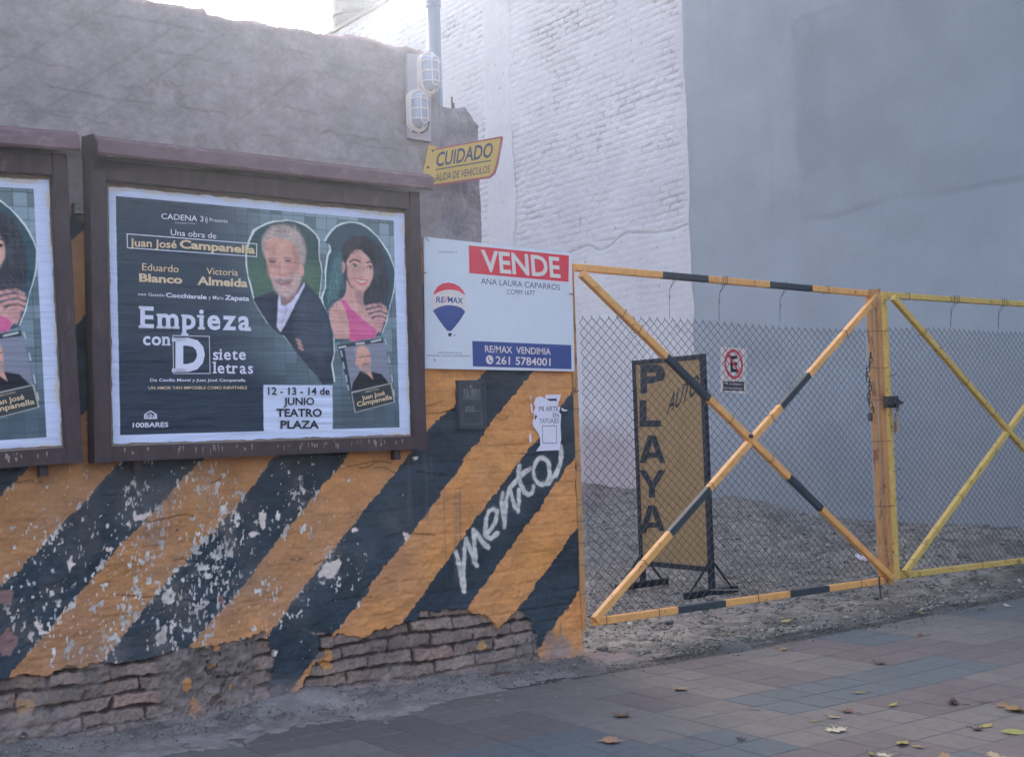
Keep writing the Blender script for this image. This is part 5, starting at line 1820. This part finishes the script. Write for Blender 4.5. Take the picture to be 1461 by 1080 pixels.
def make_padlock(label, matl):
    t = thing('padlock', label, 'padlock', group='padlocks on the gate')
    mb = MB()
    mb.box((-0.022, -0.011, -0.05), (0.022, 0.011, 0.0), ch=0.004)
    mb.build('body', matl, t)
    mb = MB()
    mb.tube([(-0.014, 0, -0.005), (-0.014, 0, 0.022), (-0.010, 0, 0.033), (0, 0, 0.038), (0.010, 0, 0.033), (0.014, 0, 0.022), (0.014, 0, -0.005)], 0.0042, 8)
    mb.build('shackle', M['brass'], t, smooth=True)
    return t


pk = make_padlock('small dark padlock hanging from the chain end', M['dark_metal'])
q = [(5.132,1.490),(5.152,1.452)]
pk.location = (5.078, -0.036, 1.292)
pk.rotation_euler = (0, 0.2, 0.3)
pk2 = copy_tree(pk)
pk2.location = (5.345, -0.048, 1.235)
pk2.rotation_euler = (0, 0, 1.0)
pk2['label'] = 'larger pale padlock hanging under the sliding bolt'
pk2.scale = (1.3, 1.3, 1.5)
for c in pk2.children:
    if c.name.startswith('body'):
        c.data = c.data.copy()
        c.data.materials[0] = M['brass']
sbt = thing('sliding_bolt', 'dark iron sliding bolt joining the two gate leaves', 'bolt', (5.33, -0.03, 1.36))
mb = MB()
mb.box((-0.075, -0.012, -0.035), (0.06, 0.014, 0.045), ch=0.003)
mb.build('bolt_plate', M['dark_metal'], sbt)
mb = MB()
mb.tube([(-0.07, -0.022, 0.0), (0.085, -0.022, 0.0)], 0.010, 8)
mb.tube([(0.02, -0.022, 0.0), (0.02, -0.024, -0.06)], 0.007, 8)
mb.build('bolt_rod', M['dark_metal'], sbt)
for x_ in (-0.045, 0.035):
    mb = MB()
    mb.box((x_-0.01, -0.036, -0.018), (x_+0.01, -0.0125, 0.018))
    mb.build('bolt_keeper', M['dark_metal'], sbt)

# ------------------------------------------------------------------ no-parking sign on the mesh
npk = thing('no_parking_sign', 'small white no parking plate with a struck out letter E hung behind the mesh', 'sign', (3.88, 0.062, 1.58))
qd = [(3.763,1.451),(3.986,1.433),(4.004,1.716),(3.779,1.726)]


def nfn(y):
    return lambda u, v: (u-3.88, y-0.062, v-1.58)


mb = MB()
mb.slab(qd, lambda u, v, q: (u-3.88, q-0.062, v-1.58), 0.060, 0.066)
mb.build('plate', M['sign_letter'], npk)
cc_ = [(3.881,1.619)][0]
rx, rz = 0.082, 0.080
L = MB()
n = 28
v0 = []
for k in range(n):
    a = 2*math.pi*k/n
    v0 += [nfn(0.0585)(cc_[0]+rx*math.cos(a), cc_[1]+rz*1.15*math.sin(a)), nfn(0.0585)(cc_[0]+(rx-.016)*math.cos(a), cc_[1]+(rz*1.15-.016)*math.sin(a))]
L.add(v0, [(2*k, 2*k+1, (2*k+3) % (2*n), (2*k+2) % (2*n)) for k in range(n)])
L.add([nfn(0.0575)(cc_[0]-.060, cc_[1]+.058), nfn(0.0575)(cc_[0]-.050, cc_[1]+.068), nfn(0.0575)(cc_[0]+.060, cc_[1]-.058), nfn(0.0575)(cc_[0]+.050, cc_[1]-.068)], [(0, 3, 2, 1)])
L.build('red_ring', M['sign_red'], npk)
L = MB()
q = [(cc_[0]-.030, cc_[1]-.050), (cc_[0]+.032, cc_[1]-.050), (cc_[0]-.030, cc_[1]+.052)]
text(L, 'E', q[0], q[1], q[2], nfn(0.0588), 0.03)
bq = [(3.778,1.456),(3.965,1.453),(3.966,1.510),(3.782,1.513)]
L.add([nfn(0.0588)(*p_) for p_ in bq], [(0, 1, 2, 3)])
L.build('black_print', M['board_black'], npk)
L = MB()
q = [(3.792,1.492),(3.952,1.484),(3.793,1.507)]
text(L, 'PROHIBIDO', q[0], q[1], q[2], nfn(0.0578), 0.01)
q = [(3.787,1.463),(3.955,1.458),(3.788,1.480)]
text(L, 'ESTACIONAR', q[0], q[1], q[2], nfn(0.0578), 0.01)
L.build('caption', M['sign_letter'], npk)

# ------------------------------------------------------------------ standing PLAYA board
bs = thing('standing_board', 'tall ochre board lettered PLAYA in a black frame on two feet behind the gate', 'sign', (4.9, 1.7, 0.0))


def bfn(x):
    return lambda u, v: (x-4.9, u-1.7, v)


y0, y1, z0, z1 = 1.328, 2.082, 0.175, 1.785
mb = MB()
mb.box((0.0, y0+.02-1.7, z0+.02), (0.02, y1-.02-1.7, z1-.02))
mb.build('panel', M['board_yellow'], bs)
for yy in (y0, y1):
    mb = MB()
    mb.bar((0.01, yy-1.7, 0.02), (0.01, yy-1.7, z1), 0.04, 0.04, upv=(1, 0, 0))
    mb.build('upright', M['board_black'], bs)
for zz in (z0, z1-.02):
    mb = MB()
    mb.bar((0.01, y0+.021-1.7, zz), (0.01, y1-.021-1.7, zz), 0.04, 0.038, upv=(1, 0, 0))
    mb.build('crossbar', M['board_black'], bs)
for yy in (y0, y1):
    mb = MB()
    mb.bar((-0.27, yy-1.7, 0.005), (0.27, yy-1.7, 0.005), 0.04, 0.05, upv=(0, 0, 1))
    mb.build('foot', M['board_black'], bs)
    mb = MB()
    mb.tube([(-0.22, yy-1.7, 0.02), (0.0, yy-1.7, 0.24)], 0.009, 6)
    mb.tube([(0.22, yy-1.7, 0.02), (0.02, yy-1.7, 0.24)], 0.009, 6)
    mb.build('foot_strut', M['board_black'], bs)
L = MB()
f_ = bfn(4.8975)


def Lp(pts):
    L.add([f_(*p_) for p_ in pts], [tuple(range(len(pts)))])


# P with a squared eye, built of butted pieces
pa = [(1.996,1.743),(1.867,1.741),(1.871,1.675),(1.874,1.608),(2.004,1.610),(2.009,1.515),(1.944,1.518)]
Lp([(2.005,1.744),(1.927,1.742),(1.940,1.518),(2.017,1.516)])
Lp([(1.927,1.742),(1.811,1.737),(1.757,1.717),(1.728,1.677),(1.831,1.675),(1.930,1.678)])
Lp([(1.728,1.676),(1.730,1.639),(1.755,1.608),(1.835,1.601),(1.831,1.674)])
Lp([(1.932,1.650),(1.834,1.648),(1.837,1.598),(1.883,1.592),(1.935,1.593)])
Lp([(2.028,1.466),(1.951,1.463),(1.959,1.252),(2.044,1.254)])
Lp([(1.956,1.302),(1.796,1.300),(1.795,1.248),(1.959,1.252)])
for ty in (0, 100.5):
    if ty == 0:
        Lp([(1.946,1.185),(1.882,1.184),(1.955,1.019),(1.986,0.967),(2.060,0.967)])
        Lp([(1.880,1.184),(1.851,1.167),(1.763,0.967),(1.822,0.967),(1.848,1.008),(1.900,1.124)])
        Lp([(1.960,1.050),(1.865,1.049),(1.849,1.008),(1.980,1.006)])
    else:
        Lp([(1.977,0.632),(1.912,0.637),(1.986,0.467),(2.017,0.413),(2.087,0.407)])
        Lp([(1.911,0.637),(1.881,0.624),(1.800,0.442),(1.860,0.436),(1.878,0.466),(1.930,0.573)])
        Lp([(1.991,0.497),(1.896,0.503),(1.879,0.465),(2.011,0.454)])
Lp([(2.067,0.911),(1.994,0.911),(1.918,0.821),(1.889,0.766),(1.893,0.698),(1.965,0.696),(1.960,0.782)])
Lp([(1.841,0.912),(1.759,0.913),(1.872,0.794),(1.888,0.772),(1.916,0.824)])
q = [(1.723,1.339),(1.352,1.496),(1.706,1.512)]
text(L, 'AUTOS', [(1.731,1.339)][0], [(1.344,1.512)][0], [(1.676,1.500)][0], f_, 0.012)
L.build('painted_lettering', M['board_black'], bs)

# ------------------------------------------------------------------ ground, lot, sidewalk, street
# one sheet to the horizon
mb = MB()
mb.add([(-150, -150, -0.36), (150, -150, -0.36), (150, 150, -0.36), (-150, 150, -0.36)], [(0, 1, 2, 3)])
o = mb.build('ground', M['asphalt'])
tag(o, kind='structure')
xs = np.concatenate([np.linspace(-7, 2.2, 24)[:-1], np.arange(2.2, 8.25, 0.022)])
ys = np.concatenate([np.arange(-0.55, 7.5, 0.024), np.linspace(7.5, 14, 30)[1:]])
Xg, Yg = np.meshgrid(xs, ys)
Zg = lot_z(Xg, Yg)+0.004*nz(Xg*7, Yg*7, 3, 400)+0.0035*nz(Xg*24, Yg*24, 2, 401)
edge_y = -0.10-0.06*np.clip((Xg-2.4)/3.5, 0, 1)*1.5+0.035*nz(Xg*3, Yg*0, 3, 402)
tileedge = ss(Yg, edge_y-0.12, edge_y+0.03)
Zg = np.where(Yg < edge_y+0.05, (walk_z(Xg)-0.03)*(1-tileedge)+(np.maximum(Zg, walk_z(Xg)+0.004))*tileedge, Zg)
Zg = np.where((Xg < 2.5) & (Yg < 0.36), -0.25, Zg)
n1 = np.clip(0.5+0.25*nz(Xg*1.6, Yg*1.6, 5, 410), 0, 1)[..., None]
n2 = np.clip(0.5+0.3*nz(Xg*14, Yg*14, 4, 411), 0, 1)[..., None]
cg = (DH(130, 131, 139)*(1-n1)+DH(149, 146, 150)*n1)*(0.70+0.55*n2)
dk = ss(nz(Xg*4, Yg*4, 4, 412), 0.6, 1.6)[..., None]*0.45
cg = cg*(1-dk)+DH(92, 92, 100)*dk
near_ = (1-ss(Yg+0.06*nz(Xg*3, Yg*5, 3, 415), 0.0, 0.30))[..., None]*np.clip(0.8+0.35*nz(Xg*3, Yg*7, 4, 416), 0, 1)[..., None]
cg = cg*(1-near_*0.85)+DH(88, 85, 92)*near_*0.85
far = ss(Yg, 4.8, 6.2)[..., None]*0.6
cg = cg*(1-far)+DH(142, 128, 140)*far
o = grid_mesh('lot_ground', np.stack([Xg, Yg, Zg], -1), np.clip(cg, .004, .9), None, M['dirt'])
tag(o, kind='structure')

# dust strip along the foot of the wall
xs = np.arange(-3.0, 2.9, 0.016)
ys = np.arange(-0.62, 0.10, 0.016)
Xg, Yg = np.meshgrid(xs, ys)
rise = 0.062*ss(Yg, -0.20, 0.06)*(0.6+0.25*nz(Xg*2, Yg*0, 3, 430))
lim = -0.31+0.13*nz(Xg*1.1, Yg*0+2, 3, 431)*0.6+0.13*ss(Xg, 1.2, 2.4)
Zg = walk_z(Xg)+0.006+rise+0.004*nz(Xg*14, Yg*14, 4, 432)+0.002*nz(Xg*45, Yg*45, 2, 435)-0.014*(1-ss(Yg, lim-0.05, lim+0.05))
n2 = np.clip(0.5+0.3*nz(Xg*10, Yg*10, 4, 433), 0, 1)[..., None]
cg = DH(160, 153, 162)*(0.8+0.34*n2)*(1-0.32*ss(Xg, 1.9, 2.5))[..., None]  # right end darkened in the colour to offset the stronger light there
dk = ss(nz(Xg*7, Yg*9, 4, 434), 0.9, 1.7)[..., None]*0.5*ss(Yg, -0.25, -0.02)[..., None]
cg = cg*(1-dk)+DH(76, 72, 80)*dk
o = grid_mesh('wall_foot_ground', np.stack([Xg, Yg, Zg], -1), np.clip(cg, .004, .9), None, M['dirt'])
tag(o, kind='structure')

# tiled sidewalk: 0.42 m fields of four square tiles
T = 0.21
XO, YO = 2.44-0.42*12, -0.28
GREEN, RED, BEI = DH(106, 116, 130), DH(119, 113, 122), DH(128, 126, 132)
PAT = {
    0: 'BBBRBBBRRBBBBRBRGBBGGBBR', 1: 'RBBGGBBBRRBRBRBRRBBRRRRB', 2: 'GRBBRRBBGGBBGGGGRRBBGGRR', 3: 'BRRGGRBRRGGBBRRBBRRGGRBB',
    4: 'BGGRRBBGGRRRBBRRGGBBRRGG', 5: 'RRBBGGRRBBGGRRBBGGRRBBGG', 6: 'GGRRBBGGRRBBGGRRBBGGRRBB', 7: 'BBGGRRBBGGRRBBGGRRBBGGRR'}
CM = {'G': GREEN, 'R': RED, 'B': BEI}
mb = MB()
rr = random.Random(4)
for j in range(8):
    for i in range(24):
        base = CM[PAT[j][i]]
        for a in range(2):
            for b in range(2):
                x0 = XO+0.42*i+T*a
                y1_ = YO-0.42*j-T*b
                g = 0.0014
                xa, xb, ya, yb = x0+g, x0+T-g, y1_-T+g, y1_-g
                if a == 0:
                    xa += 0.001
                dz = [rr.uniform(-.0012, .0012) for _ in range(4)]
                k = rr.uniform(0.95, 1.05)
                col = tuple(np.clip(base*k, 0, .9))
                zs = [float(walk_z(q)) for q in (xa, xb)]
                c4 = 0.003
                v = [(xa+c4, ya+c4, zs[0]+dz[0]), (xb-c4, ya+c4, zs[1]+dz[1]), (xb-c4, yb-c4, zs[1]+dz[2]), (xa+c4, yb-c4, zs[0]+dz[3]),
                     (xa, ya, zs[0]-.003), (xb, ya, zs[1]-.003), (xb, yb, zs[1]-.003), (xa, yb, zs[0]-.003),
                     (xa, ya, zs[0]-.02), (xb, ya, zs[1]-.02), (xb, yb, zs[1]-.02), (xa, yb, zs[0]-.02)]
                f = [(0, 1, 2, 3), (0, 4, 5, 1), (1, 5, 6, 2), (2, 6, 7, 3), (3, 7, 4, 0), (4, 8, 9, 5), (5, 9, 10, 6), (6, 10, 11, 7), (7, 11, 8, 4)]
                mb.add(v, f, 0, col)
o = mb.build('sidewalk', M['tile'], color=True)
tag(o, kind='structure')
# mortar bed under the tiles, its kerb at the street
mb = MB()
bx_ = np.linspace(XO-3, XO+0.42*24+3, 24)
for a, b in zip(bx_[:-1], bx_[1:]):
    za, zb = float(walk_z(a))-0.0055, float(walk_z(b))-0.0055
    mb.add([(a, -3.64, za), (b, -3.64, zb), (b, 0.30, zb), (a, 0.30, za)], [(0, 1, 2, 3)])
o = mb.build('sidewalk_bed', mat('tile_joint', DH(86, 84, 94), nscale=30, namt=0.3, bump=0.2))
tag(o, kind='structure')
mb = MB()
mb.box((-12, -3.80, -0.35), (16, -3.642, 0.03), ch=0.0)
o = mb.build('kerb', M['concrete'])
tag(o, kind='structure')
mb = MB()
mb.add([(-60, -12, -0.14), (60, -12, -0.14), (60, -3.8, -0.14), (-60, -3.8, -0.14)], [(0, 1, 2, 3)])
o = mb.build('road', M['asphalt'])
tag(o, kind='structure')

# thin volume added to give a glare veil around the sun
mb = MB()
mb.box((-160, -160, -1.4), (160, 160, 9.8))
hm = bpy.data.materials.new('glare_veil')
hm.use_nodes = True
nn, ll = hm.node_tree.nodes, hm.node_tree.links
nn.remove(nn['Principled BSDF'])
pv = nn.new('ShaderNodeVolumePrincipled')
pv.inputs['Color'].default_value = (0.76, 0.84, 1.0, 1)
pv.inputs['Density'].default_value = 0.0014
pv.inputs['Anisotropy'].default_value = 0.75
ll.new(pv.outputs['Volume'], nn['Material Output'].inputs['Volume'])
o = mb.build('glare_volume', hm)
tag(o, kind='stuff')

# gravel: loose stones over the lot and along the pavement edge
ico = np.array([(1, 0, 0), (-1, 0, 0), (0, 1, 0), (0, -1, 0), (0, 0, 1), (0, 0, -1), (.6, .6, .5), (-.6, .6, .5), (.6, -.6, .5), (-.6, -.6, .5)], float)
icf = [(6, 4, 8), (6, 8, 0), (0, 2, 6), (7, 4, 6), (7, 6, 2), (7, 2, 1), (9, 4, 7), (9, 7, 1), (9, 1, 3), (8, 4, 9), (8, 9, 3), (8, 3, 0), (0, 5, 2), (2, 5, 1), (1, 5, 3), (3, 5, 0)]
N1 = 42000
gx_ = rng.uniform(2.6, 8.15, N1)
gy_ = -0.16+7.4*rng.random(N1)**1.35
siz = 0.004+0.012*rng.random(N1)**3+0.025*(rng.random(N1) > 0.994)
N2 = 5200
gx2 = rng.uniform(2.45, 7.0, N2)
gy2 = rng.normal(-0.06, 0.11, N2)-0.03*(gx2-2.4)
siz2 = 0.0025+0.007*rng.random(N2)**3
N3 = 2600
gx3 = rng.uniform(-0.9, 2.6, N3)
gy3 = rng.normal(-0.05, 0.10, N3)-0.03
siz3 = 0.002+0.007*rng.random(N3)**2.5
N4 = 420
gx4 = rng.uniform(-0.6, 6.5, N4)
gy4 = rng.uniform(-2.6, -0.2, N4)
siz4 = 0.0012+0.0025*rng.random(N4)**2
GX = np.concatenate([gx_, gx2, gx3, gx4])
GY = np.concatenate([gy_, gy2, gy3, gy4])
GS = np.concatenate([siz, siz2, siz3, siz4])
GZ = np.concatenate([lot_z(gx_, gy_), np.maximum(walk_z(gx2), np.where(gy2 > -0.2, lot_z(gx2, gy2), -1)), walk_z(gx3)+0.02+0.03*ss(gy3, -0.15, 0.05), walk_z(gx4)])
nS = len(GX)
ang = rng.uniform(0, 6.28, nS)
scl = rng.uniform(0.6, 1.25, (nS, 3))*np.array((1, 1, 0.62))
V = ico[None]*(1+0.25*(rng.random((nS, 10, 1))-0.5))*scl[:, None]*GS[:, None, None]
ca, sa = np.cos(ang)[:, None], np.sin(ang)[:, None]
V = np.stack([V[..., 0]*ca-V[..., 1]*sa+GX[:, None], V[..., 0]*sa+V[..., 1]*ca+GY[:, None], V[..., 2]+GZ[:, None]+GS[:, None]*0.15], -1)
F_ = (np.array(icf)[None]+10*np.arange(nS)[:, None, None]).reshape(-1, 3)
me = bpy.data.meshes.new('gravel')
me.vertices.add(nS*10)
me.vertices.foreach_set('co', V.astype(np.float32).ravel())
me.loops.add(F_.size)
me.loops.foreach_set('vertex_index', F_.astype(np.int32).ravel())
me.polygons.add(len(F_))
me.polygons.foreach_set('loop_start', np.arange(0, F_.size, 3, dtype=np.int32))
me.polygons.foreach_set('loop_total', np.full(len(F_), 3, np.int32))
me.update(calc_edges=True)
tone = rng.random(nS)
sc_ = DH(96, 98, 106)[None]*(1-tone[:, None])+DH(164, 162, 166)[None]*tone[:, None]
sc_[rng.random(nS) > 0.985] = DH(196, 194, 200)
sc_[N1:N1+N2] *= 0.66
set_col(me, np.repeat(sc_[:, None, :], 10, 1))
o = link('gravel', me, None, [M['stone']])
tag(o, kind='stuff')

# crumpled white paper on the lot
mb = MB()
vv = []
for j in range(5):
    for i in range(7):
        vv.append((0.022*(i-3)+rr.uniform(-.005, .005), 0.016*(j-2)+rr.uniform(-.005, .005), 0.012*math.sin(i*1.3+j)+rr.uniform(0, .016)+0.05*j/5))
mb.add(vv, [(j*7+i, j*7+i+1, j*7+i+8, j*7+i+7) for j in range(4) for i in range(6)])
o = mb.build('paper_scrap', M['paper'])
o.location = (6.55, 1.23, float(lot_z(6.55, 1.23))+0.02)
tag(o, 'crumpled white paper lying on the gravel behind the centre gate post', 'litter')

# ------------------------------------------------------------------ fallen leaves
LEAF2D = [(0, -.50), (.05, -.12), (.22, -.22), (.34, -.12), (.30, -.02), (.50, .08), (.34, .14), (.38, .30), (.20, .24), (.12, .34), (.0, .55), (-.10, .34), (-.20, .26), (-.38, .30), (-.33, .14), (-.50, .06), (-.30, -.02), (-.32, -.14), (-.20, -.22), (-.05, -.12)]
OVAL2D = [(0, -.55), (.03, -.4), (.14, -.25), (.20, 0), (.17, .2), (.08, .4), (0, .55), (-.09, .38), (-.18, .18), (-.2, -.02), (-.14, -.26), (-.03, -.4)]


def leaf(x, y, size, rz, shape, curl, col, label, z=None, tilt=0.15):
    r_ = random.Random(int(x*1000)+int(y*700))
    ol = LEAF2D if shape == 'lobed' else OVAL2D
    mb = MB()
    n = len(ol)
    vv = []
    for s_ in (0.0, 0.5, 1.0):
        for a, b in ol:
            a2, b2 = a*s_, b*s_
            z_ = curl*(a2*a2*1.2+b2*b2*0.5)+0.05*s_*r_.uniform(-1, 1)*abs(curl)+0.02*math.sin(7*a2+5*b2)
            vv.append((a2*size, b2*size, (z_+0.02)*size))
    ff = []
    for k in range(n):
        j = (k+1) % n
        ff.append((k+n, j+n, j+2*n, k+2*n))
    ff += [(0, k+n, (k+1) % n+n) for k in range(n)]
    for k in range(1, n):
        vv[k] = vv[0]
    c0 = np.array(col)
    mb.add(vv, ff, 0, tuple(c0))
    stem = [(0, -.48*size, 0.01*size), (0.05*size, -.72*size, 0.03*size), (0.12*size, -.90*size, 0.02*size)]
    mb.tube(stem, 0.0016, 4)
    for k in range(len(vv), len(mb.v)):
        mb.c[k] = tuple(c0*0.7)
    o = mb.build('fallen_leaf', M['leaf'], color=True)
    zz_ = z if z is not None else float(walk_z(x))
    o.location = (x, y, zz_+0.004)
    o.rotation_euler = (r_.uniform(-tilt, tilt), r_.uniform(-tilt, tilt), rz)
    tag(o, label, 'leaf', 'fallen leaves on the pavement')


TAN, YEL, PALE, BRN, OLV, DRK = DH(176, 142, 122), DH(176, 164, 104), DH(200, 198, 186), DH(128, 100, 92), DH(150, 146, 98), DH(82, 62, 66)
LV = [
    ([(1.515,-1.412)][0], .125, 1.0, 'lobed', .30, TAN, 'tan star shaped leaf alone at the bottom edge, left of the other leaves'),
    ([(1.853,-1.089)][0], .10, 2.0, 'lobed', .5, BRN, 'grey brown curled leaf on the blue green tile above the tan star leaf'),
    ([(2.453,-0.849)][0], .10, .3, 'lobed', .35, DH(158, 140, 122), 'flat tan leaf on a beige tile, below the left gate brace'),
    ([(2.334,-1.863)][0], .105, 2.5, 'lobed', .25, PALE, 'bright whitish leaf in the middle of the leaf litter'),
    ([(2.511,-1.707)][0], .09, 1.2, 'oval', .5, DH(190, 168, 146), 'cream curled leaf just above the whitish leaf'),
    ([(2.651,-1.679)][0], .07, .2, 'lobed', .6, BRN, 'small brown crumpled leaf touching the cream curled leaf'),
    ([(2.397,-1.702)][0], .05, .9, 'oval', .4, OLV, 'tiny olive leaf left of the cream curled leaf'),
    ([(2.349,-2.177)][0], .11, 1.9, 'oval', .3, YEL, 'long yellow leaf near the bottom, right of the whitish leaf'),
    ([(2.347,-2.249)][0], .06, .4, 'oval', .6, DH(170, 150, 100), 'small folded ochre leaf at the tip of the long yellow leaf'),
    ([(2.134,-2.257)][0], .08, 1.4, 'lobed', .4, PALE, 'white leaf cut by the bottom edge below the long yellow leaf'),
    ([(2.120,-2.201)][0], .06, 2.4, 'oval', .4, OLV, 'small dull green leaf at the bottom edge beside the cut white leaf'),
    ([(3.021,-1.454)][0], .08, 1.1, 'oval', .4, OLV, 'olive leaf on the blue green strip in the middle of the pavement'),
    ([(2.910,-1.723)][0], .075, 1.7, 'oval', .35, YEL, 'dull yellow leaf between the olive leaf and the dark curled leaf'),
    ([(3.131,-1.886)][0], .075, .5, 'lobed', .9, DRK, 'dark reddish tightly curled leaf on the right pavement'),
    ([(3.710,-1.052)][0], .09, 2.1, 'lobed', .8, DH(104, 92, 98), 'dark grey shrivelled leaf farther back on the red tiles'),
    ([(3.680,-0.423)][0], .075, .8, 'lobed', .5, DH(160, 140, 110), 'small tan leaf near the pavement edge under the gate'),
    ([(4.368,0.149)][0], .10, 1.5, 'oval', .35, DH(176, 170, 120), 'pale yellow leaf on the dirt strip below the black rail band'),
    ([(4.693,-0.309)][0], .08, 1.9, 'oval', .3, YEL, 'yellow leaf at the tile edge right of the drop bolt'),
    ([(4.969,-0.141)][0], .08, 1.6, 'oval', .3, DH(186, 172, 116), 'straw coloured leaf on the dirt right behind the yellow edge leaf'),
    ([(5.251,-0.236)][0], .10, 1.6, 'oval', .25, YEL, 'flat yellow leaf at the concrete joint right of the centre post'),
    ([(4.580,-0.704)][0], .06, .7, 'lobed', .6, BRN, 'small brown leaf on the pavement below the flat yellow joint leaf'),
    ([(5.745,-0.374)][0], .09, 1.8, 'oval', .3, DH(176, 160, 116), 'faint straw leaf in the far right pavement, the left one of two'),
    ([(5.931,-0.441)][0], .08, .9, 'lobed', .4, PALE, 'pale leaf in the far right pavement, the right one of two'),
    ([(3.260,-2.037)][0], .09, 1.6, 'oval', .5, DH(150, 130, 112), 'tan leaf leading the pile at the right edge'),
    ([(3.224,-2.139)][0], .14, 1.3, 'lobed', .45, DH(166, 134, 100), 'big brown leaf at the right edge of the picture'),
    ([(2.852,-2.221)][0], .08, 1.5, 'oval', .3, YEL, 'slim yellow leaf below the big brown edge leaf'),
    ([(2.772,-2.227)][0], .06, 2.8, 'lobed', .6, DRK, 'small dark scrap of leaf under the slim yellow leaf'),
    ([(2.838,-2.358)][0], .13, 1.1, 'oval', .3, DH(168, 170, 110), 'large yellow green leaf at the lower right edge'),
    ([(3.263,-1.938)][0], .05, .3, 'oval', .5, DH(110, 96, 100), 'tiny grey leaf bit left of the pile at the right edge'),
    ([(2.432,-2.529)][0], .09, 1.0, 'lobed', .4, DH(186, 172, 150), 'cream leaf cut by the bottom edge at the lower right'),
    ([(2.288,-2.418)][0], .08, 1.0, 'lobed', .4, TAN, 'tan leaf cut by the bottom edge, left of the cream cut leaf'),
    ([(1.919,-1.728)][0], .05, 2.2, 'lobed', .8, DRK, 'tiny dark shrivelled leaf on the red tile right of the tan star leaf'),
    ([(2.376,-1.364)][0], .05, .2, 'oval', .4, DH(120, 112, 116), 'tiny grey leaf on a beige tile in mid pavement'),
    ([(3.680,-0.000)][0], .07, .5, 'lobed', .5, DH(140, 126, 104), 'dull tan leaf on the gravel edge below the left gate'),
]
for (p_, s_, rz, shp, cu, col, lab) in LV:
    x_, y_ = p_
    z_ = None
    if y_ > -0.3 and x_ > 2.5:
        z_ = max(float(walk_z(x_)), float(lot_z(x_, y_)))+0.012
    leaf(x_, y_, s_, rz, shp, cu, col, lab, z_)
mb = MB()
mb.tube([(-.06, 0, 0.012), (-.02, .006, .016), (.03, 0, .014), (.07, -.008, .01)], [.008, .010, .009, .004], 6)
for nm, q in (('x', [(1.969,-0.009)][0]),):
    o = mb.build('twig', M['rebar'])
    o.location = (q[0], q[1], float(walk_z(q[0]))+0.01)
    tag(o, 'short dark twig lying at the foot of the bare brick patch', 'twig')
